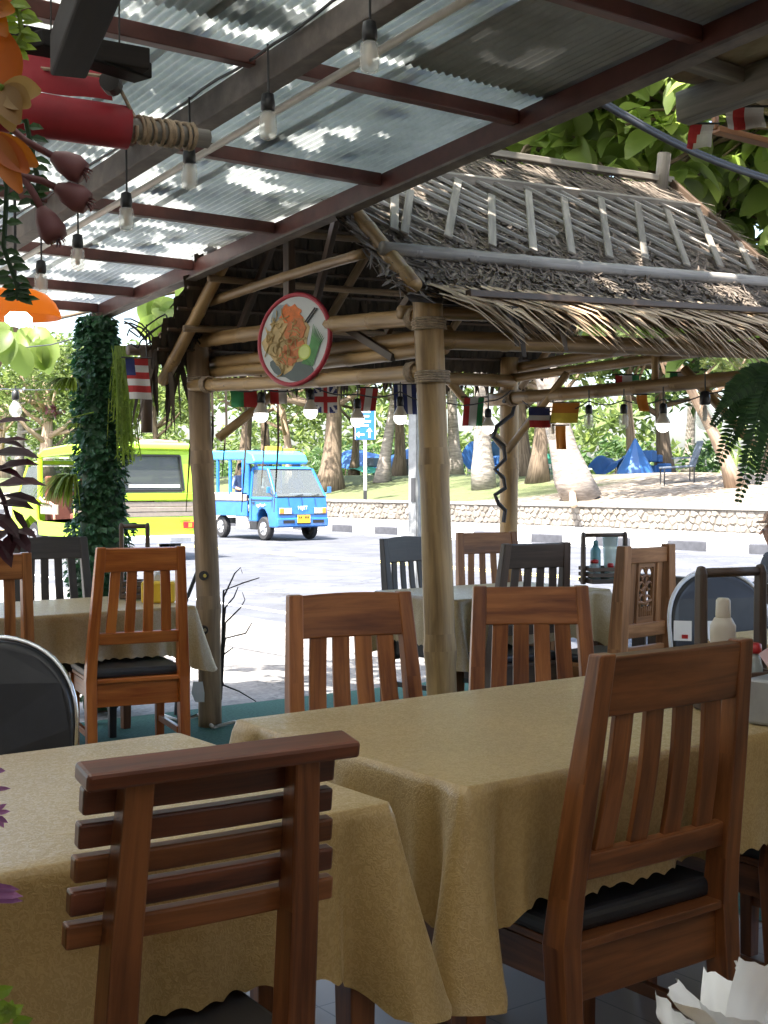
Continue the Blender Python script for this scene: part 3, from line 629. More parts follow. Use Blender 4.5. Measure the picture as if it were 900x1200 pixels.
# ------------------------------------------------------------------ bulbs on the terrace roof
bulb_sets = {}
def hanging_bulb(name, top, drop, lit, label, group, size=1.0, globe=True):
    key = (lit, globe)
    t = thing(name, label, 'light bulb', top, 0, group)
    mb = MB(); mb.tube([(0, 0, 0), (.002, 0, -drop)], .004, 5); mb.build('cord', 'black_plastic', t)
    if key not in bulb_sets:
        s = MB().lathe([(.006, 0), (.018, -.006), (.021, -.03), (.021, -.052), (.017, -.056)], 14).mesh('socket'); s.materials.append(MATS['black_plastic'])
        if globe: prof = [(.014, -.056), (.017, -.066), (.033, -.095), (.037, -.115), (.033, -.135), (.020, -.150), (.004, -.155)]
        else: prof = [(.016, -.056), (.025, -.062), (.027, -.085), (.027, -.12), (.022, -.135), (.004, -.142)]
        g = MB().lathe(prof, 16).mesh('glass_bulb'); g.materials.append(MATS['bulb_lit' if lit else 'bulb_clear'])
        n = MB().lathe([(.0175, -.055), (.0195, -.066), (.0345, -.093), (.0385, -.108)], 16).mesh('bulb_neck'); n.materials.append(MATS['cream_plastic'])
        f = MB().lathe([(.006, -.058), (.010, -.075), (.009, -.115), (.003, -.12)], 8).mesh('filament_stem'); f.materials.append(MATS['cream_plastic'])
        for me in (s, g, n, f): me.polygons.foreach_set('use_smooth', [True] * len(me.polygons))
        bulb_sets[key] = (s, g, n if lit else f)
    for nm, me in zip(('socket', 'glass_bulb', 'bulb_neck' if lit else 'filament_stem'), bulb_sets[key]):
        ob = bpy.data.objects.new(nm, me); COL.objects.link(ob); ob.parent = t; ob.location = (0, 0, -drop); ob.scale = (size,) * 3
    return t
GL = 'clear bulbs in a row below the grey beam of the corrugated roof'
LB = 'small clear bulb in black socket hanging below the grey roof beam'
for px, py in ((433, 66), (314, 146), (222, 206), (148, 256), (91, 303), (48, 332)):
    p = onx(px, py, 2.04); zt = roof_z(p.y) - .02; hanging_bulb('hanging_bulb', V(p.x, p.y, zt), max(.03, zt - p.z - .095), False, LB, GL, 1.0, False)
mb = MB(); pts = []
for i in range(60):
    y = .5 + i * .108; pts.append((2.045 + .004 * math.sin(i * 2.1), y, roof_z(y) - .018 - .012 * abs(math.sin(i * .42))))
mb.tube(pts, .005, 5); tag(mb.build('bulb_wire', 'cable_black', smooth=True), 'thin black wire beside the grey roof beam feeding the clear bulbs', 'wire')

# ------------------------------------------------------------------ thatched gazebo
GX0, GX1, GY0, GY1 = 3.45, 5.63, 4.20, 6.25
gz = thing('thatched_gazebo', 'rustic bamboo gazebo with shaggy palm thatch gable roof beside the road', 'gazebo')
def pole(p0, p1, r, name='bamboo_pole', mat='bamboo', nodes=True, parent=gz, r1=None):
    p0, p1 = Vector(p0), Vector(p1); L = (p1 - p0).length; r1 = r1 or r; pts, rad = [], []; t = 0; step = uni(.26, .36); bend = Vector((uni(-1, 1), uni(-1, 1), uni(-1, 1))) * .006 * L
    def put(s, k): f = s / L; pts.append(p0.lerp(p1, f) + bend * math.sin(math.pi * f)); rad.append((r + (r1 - r) * f) * k)
    put(0, 1); s = uni(.08, .25)
    while s < L - .06 and nodes:
        for ds, k in ((-.022, .985), (-.007, 1.07), (.0, 1.01), (.007, 1.075), (.024, .985)): 
            if 0 < s + ds < L: put(s + ds, k)
        s += step
    put(L, 1)
    mb = MB(); mb.tube(pts, rad, 12); return mb.build(name, mat, parent, smooth=True)
def gpost(x, y, h, mat, lean=(0, 0), r=.062):
    mb = MB(); pts, rad = [], []; n = 30
    for i in range(n + 1):
        f = i / n; z = h * f; k = 1 + .03 * math.sin(z * 5 + x) + (.10 if i in (9, 20) else 0); pts.append((x + lean[0] * f + .012 * math.sin(z * 2.2 + y), y + lean[1] * f + .012 * math.cos(z * 1.7 + x), z - .01)); rad.append(r * k * (1.04 - .08 * f))
    mb.tube(pts, rad, 14); return mb.build('post', mat, gz, smooth=True)
gpost(GX0, GY0, 2.12, 'bamboo', (-.07, .05), .063); gpost(GX0, GY1, 2.16, 'post_brown', (-.02, .05), .063); gpost(GX1, GY1, 2.14, 'bamboo', (.02, 0), .060); gpost(GX1 + .14, GY0 - .08, 2.22, 'bamboo', (0, 0), .060)
# beams
pole((GX0 - .05, GY0 + .02, 2.02), (GX0 - .03, GY1 + .14, 2.10), .038); pole((GX0 + .07, GY0 + .08, 1.96), (GX0 + .07, GY1 + .1, 1.985), .036)
pole((GX0 - .07, GY0 + .03, 1.79), (GX0 - .07, GY1 + .05, 1.855), .034); pole((GX0 + .05, GY0 + .08, 1.90), (GX0 + .05, GY1 + .1, 1.93), .03)
pole((GX0 - .06, GY0 + .09, 1.93), (GX1 + .35, GY0 - .01, 2.02), .042); pole((GX0 - .1, GY0 + .20, 2.05), (GX1 + .3, GY0 + .07, 2.14), .03)
pole((GX0 + .1, GY1 - .07, 1.95), (GX1 - .02, GY1 - .07, 1.975), .040); pole((GX0 - .25, GY1 + .07, 2.10), (GX1 + .3, GY1 + .07, 2.17), .035)
pole((GX1 - .07, GY1 + .1, 1.86), (GX1 - .07, GY0 - .1, 1.88), .040); pole((GX1 + .07, GY1 + .1, 2.06), (GX1 + .07, GY0 - .2, 2.15), .034); pole((GX1 - .02, GY1 + .1, 1.99), (GX1 - .02, GY0 - .1, 2.06), .028)
pole((GX1 - .06, 4.95, 1.89), (GX1 - .06, 4.95, 2.12), .022, 'strut')
# corner braces
pole((GX0 + .03, GY1 - .06, 1.57), (GX0 + .48, GY1 - .08, 1.90), .026, 'brace')
pole((GX1 - .07, GY1 - .05, 1.55), (GX1 - .62, GY1 - .07, 2.02), .026, 'brace'); pole((GX1 - .07, GY1 - .08, 1.53), (GX1 - .08, GY1 - .62, 1.98), .024, 'brace'); pole((GX1 - .05, GY0 + .06, 1.50), (GX1 - .05, GY0 + .55, 1.95), .026, 'brace')
# roof planes
RX0, RX1, RY = 3.20, 5.98, 5.22
def ez(x): return 2.10 + .033 * (x - 3.2)
def rz_(x): return 2.97 + .036 * (x - 3.2)
def fpt(x, y, off=0.0):        # point on the front slope
    f = (y - 4.2) / (RY - 4.2); z = ez(x) + (rz_(x) - ez(x)) * f; return Vector((x, y, z)) + FN * off
def bpt(x, y, off=0.0):
    f = (6.24 - y) / (6.24 - RY); z = ez(x) + (rz_(x) - ez(x)) * f; return Vector((x, y, z)) + BN * off
FN = Vector((0, -.87, 1.02)).normalized(); BN = Vector((0, .87, 1.02)).normalized()
for x in (RX0 + .06, 4.1, 5.0, RX1 - .08):
    first = x < 3.5
    pole(fpt(x, 4.20, -.05 if not first else .03), fpt(x, RY, -.05 if not first else .03), .036 if first else .026, 'rafter', 'bamboo')
    pole(bpt(x, 6.45, -.06), bpt(x, RY, -.06), .034 if first else .024, 'rafter', 'bamboo' if first else 'post_brown')
pole((RX0, RY, rz_(RX0) - .06), (RX1, RY, rz_(RX1) - .06), .03, 'ridge_pole', 'bamboo')
# gable frame: collar, king post, diagonals, and purlins under the back slope
pole((GX0 - .12, 4.62, 2.33), (GX0 - .12, 6.02, 2.27), .024, 'collar_pole'); mb = MB(); mb.box((GX0 - .1, 5.27, 2.47), (.04, .05, .75)); mb.build('king_post', 'wood_umber', gz, bevel=.003)
for y0, z0, y1, z1 in ((5.25, 2.13, 4.98, 2.72), (5.95, 2.12, 5.60, 2.55), (4.65, 2.0, 4.40, 2.2), (4.6, 1.88, 4.95, 2.04)):
    mb = MB(); mb.bar((GX0 + .02, y0, z0), (GX0 + .02, y1, z1), .03, .035); mb.build('diagonal', 'wood_umber', gz, bevel=.003)
for f in (.12, .38, .62, .86):
    y = 6.24 - (6.24 - RY) * f; pole(bpt(RX0, y, -.10), bpt(RX1, y, -.10), .018, 'roof_purlin', 'post_brown')
# thatch: underside rows of the back slope, shaggy outer leaves on both slopes
rg = random.Random(21)
def strip(mb, p, d, n, L, w, sag=.03, curl=0.0):
    d = d.normalized(); s = d.cross(n).normalized(); mid = p + d * L * .5 - n * sag * .3; end = p + d * L + n * curl - Vector((0, 0, sag))
    mb.ribbon([p, mid, end], [w * .85, w, w * .25], s)
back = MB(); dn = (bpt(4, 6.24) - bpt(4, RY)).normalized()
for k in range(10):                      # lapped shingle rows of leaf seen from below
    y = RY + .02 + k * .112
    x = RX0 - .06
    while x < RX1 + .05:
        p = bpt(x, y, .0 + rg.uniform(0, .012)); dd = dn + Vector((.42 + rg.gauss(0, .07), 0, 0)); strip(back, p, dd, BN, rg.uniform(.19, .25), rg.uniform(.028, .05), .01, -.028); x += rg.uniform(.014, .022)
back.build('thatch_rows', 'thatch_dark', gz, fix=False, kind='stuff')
for k in range(10):
    y = RY + .06 + k * .112; mb = MB(); mb.bar(bpt(RX0 - .04, y, -.028), bpt(RX1 + .03, y, -.028), .016, .012, up=tuple(BN)); mb.build('thatch_batten', 'wood_umber', gz)
# closed underlayers so that no sky shows through the slopes
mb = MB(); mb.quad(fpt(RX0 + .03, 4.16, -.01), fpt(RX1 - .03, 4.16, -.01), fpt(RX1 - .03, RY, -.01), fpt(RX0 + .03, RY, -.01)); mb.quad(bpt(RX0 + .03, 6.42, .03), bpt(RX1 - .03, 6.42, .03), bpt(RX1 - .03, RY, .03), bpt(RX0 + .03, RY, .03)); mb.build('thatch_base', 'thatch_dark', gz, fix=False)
out_ = MB(); fdn = (fpt(4, 4.2) - fpt(4, RY)).normalized()
for _ in range(10500):
    x, y = rg.uniform(RX0 - .03, RX1 + .03), rg.uniform(4.22, RY + .03); low = y < 4.40
    if low: dd = fdn + Vector((rg.uniform(-1.6, 1.6), 0, 0)) ; L = rg.uniform(.06, .17)
    else: dd = fdn + Vector((.55 + rg.gauss(0, .35), 0, 0)); L = rg.uniform(.10, .26)
    strip(out_, fpt(x, y, rg.uniform(0, .035)), dd, FN, L, rg.uniform(.006, .019), .0, rg.uniform(-.01, .03))
lit_ = MB()
for _ in range(1300):                     # curled dead leaves lying in the lower half
    x, y = rg.uniform(RX0, RX1), rg.uniform(4.24, 4.75); a = rg.uniform(0, 6.28); dd = Vector((math.cos(a), 0, 0)) + fdn * math.sin(a); strip(lit_, fpt(x, y, rg.uniform(.02, .045)), dd, FN, rg.uniform(.025, .065), rg.uniform(.008, .022), -.005, rg.uniform(.0, .02))
for _ in range(2200):
    x, y = rg.uniform(RX0, RX1), rg.uniform(RY - .02, 6.3); strip(out_, bpt(x, y, rg.uniform(.03, .06)), dn + Vector((rg.gauss(.3, .4), 0, 0)), BN, rg.uniform(.12, .3), rg.uniform(.012, .03), .0, .0)
out_.build('thatch_leaves', 'thatch_grey', gz, fix=False, kind='stuff'); lit_.build('leaf_litter', 'litter_brown', gz, fix=False, kind='stuff')
# poles and battens laid on the front slope
pole(fpt(RX0 + .02, 4.385, .055), fpt(RX1 - .06, 4.405, .05), .030, 'holding_pole', 'bamboo_grey')
mb = MB(); mb.bar(fpt(3.6, 4.95, .05), fpt(RX1 - .05, 4.985, .05), .022, .055, up=tuple(FN)); mb.build('holding_batten', 'batten_grey', gz, bevel=.004)
mb = MB(); mb.bar((RX0, RY - .01, rz_(RX0) + .05), (RX1 + .01, RY - .01, rz_(RX1) + .05), .06, .035); mb.build('ridge_cap', 'batten_grey', gz, bevel=.004)
def fpix(px, py):                # pixel -> point on the front slope plane
    r = ray(px, py); lo, hi = 3.0, 14.0
    for _ in range(50):
        m_ = (lo + hi) / 2; p = EYE + r * m_
        if p.z < fpt(p.x, p.y).z: hi = m_
        else: lo = m_
    return EYE + r * lo
for (bx, by), (tx, ty) in (((454, 286), (456, 240)), ((466, 290), (474, 238)), ((517, 294), (530, 226)), ((569, 304), (569, 243)), ((617, 309), (612, 238)), ((662, 312), (654, 246)), ((706, 316), (697, 246)), ((748, 318), (740, 252)), ((797, 325), (774, 258)), ((836, 326), (810, 256)), ((874, 330), (858, 296))):
    a, b = fpix(bx, by), fpix(tx, ty); mb = MB(); mb.bar(a + FN * .072, b + FN * .068, .038, .012, up=tuple(FN)); mb.build('batten', 'batten_grey', gz, bevel=.002)
for k in range(24):              # slanting frond ribs caught under the battens
    x = 2.70 + k * .138 + rg.uniform(-.05, .05); y0, y1 = 4.98, rg.uniform(4.44, 4.62); L = (4.98 - y1) * rg.uniform(1.1, 1.7)
    x0, x1 = max(x, RX0 + .02), min(x + L, RX1 - .04)
    if x1 - x0 < .15: continue
    f0, f1 = (x0 - x) / L, (x1 - x) / L
    mb = MB(); mb.bar(fpt(x0, y0 + (y1 - y0) * f0, .058), fpt(x1, y0 + (y1 - y0) * f1, .052), .019, .013, up=tuple(FN), w1=.010); mb.build('frond_rib', 'bamboo_grey', gz)
mb = MB(); mb.bar(fpt(RX1, 4.18, .03), fpt(RX1, RY, .03), .03, .07, up=tuple(FN)); mb.build('barge_board', 'wood_umber', gz, bevel=.003)
pole(fpt(RX1 - .1, RY - .03, 0), fpt(RX1 - .1, RY - .03, 0) + V(.03, 0, .22), .04, 'ridge_stump', 'batten_grey', nodes=False)
# eave skirt of long palm leaflets sweeping down to the right
sk = MB()
for row, (n, oy, oz) in enumerate(((330, 4.20, .02), (360, 4.10, -.035))):
    for i in range(n):
        x = RX0 + .12 + (RX1 + .3 - RX0) * i / n + rg.uniform(-.02, .02); g = smooth01((x - 3.7) / 1.9)
        p = V(x, oy + rg.uniform(-.03, .03), ez(x) + .02 + oz + rg.uniform(-.012, .012)); d = V(.95 + rg.gauss(0, .16), -.55 + rg.gauss(0, .12), -.30 - .12 * rg.random())
        L = rg.uniform(.22, .34) + .34 * g * rg.random(); n_ = V(0, -.4, .9)
        a = p + d.normalized() * L * .5; b = p + d.normalized() * L + V(0, -.01, -.05 - .16 * rg.random() * (.3 + g)); s = d.cross(n_).normalized(); w = rg.uniform(.026, .052)
        sk.ribbon([p, a, b], [w * .8, w, w * .12], s, fold=.12)
sk.build('eave_leaflets', 'thatch_tan', gz, fix=False, kind='stuff')
mb = MB(); mb.bar((RX0 + .25, 4.07, ez(3.4) - .005), (RX1 + .3, 4.07, ez(RX1) + .03), .035, .028); mb.build('eave_batten', 'wood_umber', gz, bevel=.003)
# torn flaps of leaf by the near post, dry fringe at the back eave and the left corner
fr = MB()
for x, L in ((3.62, .16), (3.66, .2), (3.9, .16), (4.2, .12)):
    fr.ribbon([(x, 4.02, 2.06), (x + .01, 4.0, 2.0), (x + .03, 3.99, 2.05 - L)], [.05, .055, .03], (1, .2, 0))
def hang(x, y, z, L, w, drift=.06):
    d = V(rg.gauss(0, drift), rg.gauss(0, drift), -1); fr.ribbon([V(x, y, z), V(x, y, z) + d * L * .5, V(x, y, z) + d * L], [w * .8, w, w * .1], (rg.uniform(.4, 1), -rg.random(), 0))
for i in range(26): hang(rg.uniform(3.12, 3.5), rg.uniform(6.3, 6.5), 2.06, rg.uniform(.2, .5), rg.uniform(.012, .034), .2)
for i in range(60): hang(rg.uniform(3.5, 4.5), rg.uniform(6.38, 6.46), 1.99, rg.uniform(.04, .2), rg.uniform(.010, .024), .2)
for i in range(80): hang(rg.uniform(4.4, RX1), rg.uniform(6.38, 6.46), 1.99, rg.uniform(.04, .14), rg.uniform(.010, .024), .2)
for px, y0, y1 in ((248, 530, 585), (287, 535, 600), (264, 500, 560), (325, 515, 600), (310, 510, 570), (222, 540, 600)):
    a = ony(px, 470, 6.66); a.z = 2.0; b = ony(px - 4, y1, 6.66); fr.ribbon([a, (a + b) / 2 + V(.02, 0, 0), b], [.016, .014, .004], (.9, -.4, 0))
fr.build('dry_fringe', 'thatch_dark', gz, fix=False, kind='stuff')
# cord lashings where beams meet posts
def lash(c, ax, r, n=5, w=.05):
    c, ax = Vector(c), Vector(ax).normalized(); s1 = ax.cross(V(.3, .5, .8)).normalized(); s2 = ax.cross(s1); mb = MB(); mb.tube([c + ax * (w * (i / (n * 10) - .5)) + (s1 * math.cos(i * .628) + s2 * math.sin(i * .628)) * r * (1 + .03 * math.sin(i * 1.7)) for i in range(n * 10)], .0055, 5); mb.build('lashing', 'rope', gz, smooth=True)
for q in (((GX0 - .07, GY0 + .14, 1.795), (0, 1, .03), .041), ((GX0 - .05, GY0 + .16, 2.025), (0, 1, .03), .045), ((GX0 - .07, GY1 - .12, 1.85), (0, 1, .03), .041), ((GX0 - .06, GY0 + .05, 1.99), (0, 0, 1), .070), ((GX0 - .02, GY1 + .045, 1.88), (0, 0, 1), .070), ((GX1 + .015, GY1, 1.90), (0, 0, 1), .068), ((GX1 - .07, GY1 - .12, 1.86), (0, 1, 0), .047), ((GX0 - .05, GY0 + .04, 1.77), (0, 0, 1), .071)): lash(*q)
# see-through holes in the left post: dark discs, chrome dots imitate daylight through them
for py in (677, 742, 815):
    p = onx(255, py, GX0 - .06); mb = MB(); nrm = Vector((-.75, -.66, 0)); c = V(GX0, GY1 + .012, p.z) + nrm * .058
    mb.tube([c - nrm * .02, c + nrm * .008], .026, 12); o = mb.build('post_hole', 'dark_iron', gz)
    mb = MB(); mb.tube([c + nrm * .006 + rt * .008, c + nrm * .010 + rt * .008], .010, 10); mb.build('hole_daylight', 'chrome', o)

# hanging log, tangled wire and black twisted hook
p = atd(172, 472, 7.0)
lg = thing('hanging_log', 'dark wooden log hanging beside the red white striped flag', 'log', p)
mb = MB(); mb.tube([(0, 0, -.16), (0, .005, 0), (.004, 0, .16)], [.030, .033, .031], 10); mb.build('log', 'wood_umber', lg, smooth=True)
mb = MB(); mb.tube([(0, 0, .16), (0, 0, .42)], .004, 5); mb.build('string', 'black_plastic', lg)
mb = MB(); c0 = ony(600, 470, 6.15); pts = [(590, 470), (604, 472), (600, 486), (582, 500), (578, 512), (590, 522), (592, 538), (580, 550), (590, 560), (592, 572), (580, 580), (584, 590), (592, 598), (590, 612)]
mb.tube([ony(a, b, 6.15) for a, b in pts], .014, 7); tag(mb.build('twisted_bracket', 'dark_iron', smooth=False), 'black zigzag iron bracket hanging along the far bamboo post', 'bracket')
# pendant wood piece left eave pole
mb = MB(); mb.tube([ony(150, 410, 6.5), ony(215, 412, 6.5), ony(250, 395, 6.5)], [.03, .034, .03], 9); mb.build('eave_pole', 'wood_umber', gz, smooth=True)
rw = MB()
for k in range(7):
    pts = []; a0 = rg.uniform(0, 6)
    for i in range(14): pts.append(atd(150 + i * 6.5 + 5 * math.sin(i * 1.3 + a0), 382 + 14 * math.sin(i * .7 + a0) + k * 2.5, 7.0))
    rw.tube(pts, .0045, 4)
tag(rw.build('dead_vines', 'dark_iron', smooth=True), 'tangle of thin dead vines between the ivy column and gazebo post', 'vines')
# ------------------------------------------------------------------ tables and cloths
def cloth_mat(name, a, b, c_):
    m, nt, bs, out = newmat(name); c = coords(nt)
    wv = node(nt, 'ShaderNodeTexNoise'); wv.inputs['Scale'].default_value = 78; wv.inputs['Detail'].default_value = 2; wv.inputs['Distortion'].default_value = 2.2; nt.links.new(c, wv.inputs['Vector'])
    st = node(nt, 'ShaderNodeMapRange'); st.inputs[1].default_value = .47; st.inputs[2].default_value = .55; nt.links.new(wv.outputs[0], st.inputs[0])
    fn = node(nt, 'ShaderNodeTexNoise'); fn.inputs['Scale'].default_value = 260; fn.inputs['Detail'].default_value = 2; nt.links.new(c, fn.inputs['Vector'])
    big = node(nt, 'ShaderNodeTexNoise'); big.inputs['Scale'].default_value = 2.5; big.inputs['Detail'].default_value = 3; nt.links.new(c, big.inputs['Vector'])
    r = ramp(nt, [(0, a), (1, b)]); nt.links.new(st.outputs[0], r.inputs[0])
    mx = node(nt, 'ShaderNodeMix', data_type='RGBA', blend_type='MULTIPLY'); mx.inputs[0].default_value = .5; nt.links.new(r.outputs[0], mx.inputs[6])
    r2 = ramp(nt, [(.3, (.72, .70, .66)), (.7, (1.1, 1.1, 1.1))]); nt.links.new(big.outputs[0], r2.inputs[0]); nt.links.new(r2.outputs[0], mx.inputs[7]); nt.links.new(mx.outputs[2], bs.inputs['Base Color'])
    rr = node(nt, 'ShaderNodeMapRange'); rr.inputs[3].default_value = .46; rr.inputs[4].default_value = .28; nt.links.new(st.outputs[0], rr.inputs[0]); nt.links.new(rr.outputs[0], bs.inputs['Roughness'])
    bs.inputs['Coat Weight'].default_value = .22; bs.inputs['Coat Roughness'].default_value = .38; bs.inputs['Sheen Weight'].default_value = .25; bs.inputs['Sheen Roughness'].default_value = .5; bs.inputs['Sheen Tint'].default_value = (1, .85, .55, 1); bs.inputs['Specular IOR Level'].default_value = .55
    ad = node(nt, 'ShaderNodeMath', operation='MULTIPLY_ADD'); ad.inputs[1].default_value = .6; nt.links.new(st.outputs[0], ad.inputs[0]); nt.links.new(fn.outputs[0], ad.inputs[2]); cz_ = node(nt, 'ShaderNodeTexNoise'); cz_.inputs['Scale'].default_value = 5.5; cz_.inputs['Detail'].default_value = 4; cz_.inputs['Distortion'].default_value = 1.2; nt.links.new(c, cz_.inputs['Vector'])
    a9 = node(nt, 'ShaderNodeMath', operation='MULTIPLY_ADD'); a9.inputs[1].default_value = 9.0; nt.links.new(cz_.outputs[0], a9.inputs[0]); nt.links.new(ad.outputs[0], a9.inputs[2]); bump(nt, bs, a9.outputs[0], .5, .0013)
cloth_mat('cloth_gold', (.38, .25, .085), (.44, .30, .115), 1)
cloth_mat('cloth_olive', (.30, .205, .080), (.35, .25, .11), 1)
rc = random.Random(9)
def table(x0, x1, y0, y1, h, d, tlabel, clabel, mat='cloth_gold', res=.012, seed=0, leg='teak_mid', sides=None, corner=.40):
    cx, cy_ = (x0 + x1) / 2, (y0 + y1) / 2; a, b = (x1 - x0) / 2, (y1 - y0) / 2
    t = thing('dining_table', tlabel, 'table', (cx, cy_, 0))
    mb = MB(); mb.box((0, 0, h - .019), (2 * a - .02, 2 * b - .02, .03)); mb.build('tabletop', 'teak_mid', t, bevel=.004)
    mb = MB(); mb.box((0, 0, h - .075), (2 * a - .14, 2 * b - .14, .075)); mb.build('apron', leg, t, bevel=.003)
    for sx in (-1, 1):
        for sy in (-1, 1): mb = MB(); mb.loft([(sx * (a - .05), sy * (b - .05), 0, .042, .042), (sx * (a - .05), sy * (b - .05), h - .115, .062, .062)]); mb.build('leg', leg, t, bevel=.003)
    # cloth: perimeter samples (point, outward normal, distance to nearest corner, arclength)
    r = .018; smp = []; s = 0
    cs = [(a - r, b - r, 0), (-a + r, b - r, 90), (-a + r, -b + r, 180), (a - r, -b + r, 270)]
    for k in range(4):
        x, y, a0 = cs[k]
        for i in range(15): an = R(a0 + 90 * i / 14); smp.append((x + r * math.cos(an), y + r * math.sin(an), math.cos(an), math.sin(an), 0.02 * abs(i - 7) / 7, s + .06 * i / 14, k))
        s += .06; nx, ny, na = cs[(k + 1) % 4]; p0 = (x + r * math.cos(R(a0 + 90)), y + r * math.sin(R(a0 + 90))); p1 = (nx + r * math.cos(R(na)), ny + r * math.sin(R(na)))
        L = math.hypot(p1[0] - p0[0], p1[1] - p0[1]); n = max(4, int(L / res))
        for i in range(1, n): f = i / n; smp.append((p0[0] + (p1[0] - p0[0]) * f, p0[1] + (p1[1] - p0[1]) * f, math.cos(R(na)), math.sin(R(na)), .02 + min(f, 1 - f) * L, s + L * f, k if f < .5 else (k + 1) % 4))
        s += L
    N = len(smp); rows = 15; vs_ = []
    def ring(inset, z): return [(p[0] - p[2] * inset, p[1] - p[3] * inset, z) for p in smp]
    vs_ += [(p[0] * (1 - .05 / a), p[1] * (1 - .05 / b), h) for p in smp]; vs_ += ring(.008, h); vs_ += ring(.001, h - .002)
    rr = [rc.uniform(0, 6.28) for _ in range(8)]; ck = [(rc.uniform(.8, 1.2), rc.uniform(.09, .13)) for _ in range(4)]
    for j in range(1, rows + 1):
        t_ = j / rows
        for p in smp:
            c = math.exp(-(p[4] / .06) ** 2); v2 = math.exp(-((p[4] - ck[p[6]][1]) / .036) ** 2); L = d * (1 + corner * math.exp(-(p[4] / .10) ** 2)); s_ = p[5]
            f = .010 * math.sin(s_ * 15 + rr[0]) + .008 * math.sin(s_ * 27 + rr[1]) + .006 * math.sin(s_ * 44 + rr[2]) + .02 * fbm((s_ * 3, seed * 7.1, t_ * .8))
            o = .004 + (.018 + 1.45 * f * (1 - c)) * t_ ** 1.1 + .085 * c * ck[p[6]][0] * t_ ** 1.1 - .060 * v2 * t_ ** .85
            z = h - L * t_ * (1 - .02 * c); 
            if j == rows: z += .011 * abs(math.sin(math.pi * s_ / .052)) 
            vs_.append((p[0] + p[2] * o, p[1] + p[3] * o, z))
    mb = MB(); fs = [tuple(range(N))]
    for j in range(rows + 2):
        for i in range(N): k = (i + 1) % N; fs.append((j * N + i, (j + 1) * N + i, (j + 1) * N + k, j * N + k))
    mb.add(vs_, fs); c = mb.build('tablecloth', mat, smooth=True, fix=True); c.location = (cx, cy_, 0); tag(c, clabel, 'tablecloth')
    return t
T1 = table(-.05, 1.41, 1.87, 2.70, .75, .28, 'wooden dining table hidden under the cloth by the horizontal slat chair', 'gold damask cloth on the table behind the horizontal slat chair', seed=1, res=.008)
T2 = table(1.59, 3.15, 1.88, 2.76, .75, .262, 'long dining table under the cloth between the tall vertical slat chairs', 'gold damask cloth with deep corner fold behind the tall slat chair', seed=2, res=.008, corner=.60)
T3 = table(1.55, 3.10, 5.74, 6.50, .715, .237, 'dining table by the ivy column, in front of the black slat chair', 'olive gold cloth on the table behind the orange chair', 'cloth_olive', seed=3)
T4 = table(4.16, 5.28, 5.0, 5.70, .74, .258, 'dining table standing inside the thatched gazebo', 'olive cloth on the table inside the thatched gazebo', 'cloth_olive', seed=4)
T5 = table(3.85, 4.9, 2.4, 3.22, .75, .28, 'dining table beside the round backed chair with the white rim', 'yellowish cloth on the table in front of the white rimmed round chair', 'cloth_gold', seed=5)
T0 = table(.30, 1.18, .05, .82, .74, .2, 'small table holding the crumpled white napkins', 'gold cloth on the small table under the crumpled white napkins', 'cloth_gold', seed=6, res=.02)

# ------------------------------------------------------------------ chairs (local: sitter faces +y, back posts at y = 0)
LEAN = .14
def by(z): return 0 if z < .45 else -(z - .45) * LEAN
def cushion(t, y0=.012, w=.42, d=.41, z=.47):
    mb = MB(); mb.box((0, y0 + d / 2, z - .024), (w, d, .045)); mb.build('seat_cushion', 'black_vinyl', t, bevel=.016, seg=3)
def chair_base(t, mat, wb, seat=.43):
    for s in (-1, 1):
        mb = MB(); mb.loft([(s * (wb / 2 - .03), .40, 0, .036, .036), (s * (wb / 2 - .03), .40, seat - .02, .046, .046)]); mb.build('front_leg', mat, t, bevel=.003)
        mb = MB(); mb.box((s * (wb / 2 - .032), .21, seat - .06), (.022, .34, .075)); mb.build('side_apron', mat, t, bevel=.002)
        mb = MB(); mb.box((s * (wb / 2 - .032), .21, .16), (.02, .34, .03)); mb.build('stretcher', mat, t, bevel=.002)
    mb = MB(); mb.box((0, .40, seat - .06), (wb - .1, .022, .075)); mb.build('front_apron', mat, t, bevel=.002)
    mb = MB(); mb.box((0, .19, seat - .012), (wb - .04, .43, .018)); mb.build('seat_board', mat, t, bevel=.003)
def back_posts(t, mat, wt, wb, H, pw=.045, pd=.05):
    for s in (-1, 1):
        mb = MB(); mb.loft([(s * (wb / 2 - pw / 2), -.03, 0, pw, pd), (s * (wb / 2 - pw / 2), 0, .42, pw * 1.1, pd * 1.25), (s * (wb / 2 - pw / 2 - .004), by(.52), .52, pw * 1.05, pd * 1.15), (s * ((wb + wt) / 4 - pw / 2), by(.75), .75, pw, pd), (s * (wt / 2 - pw / 2), by(H), H, pw * .95, pd * .72)]); mb.build('back_post', mat, t, bevel=.004)
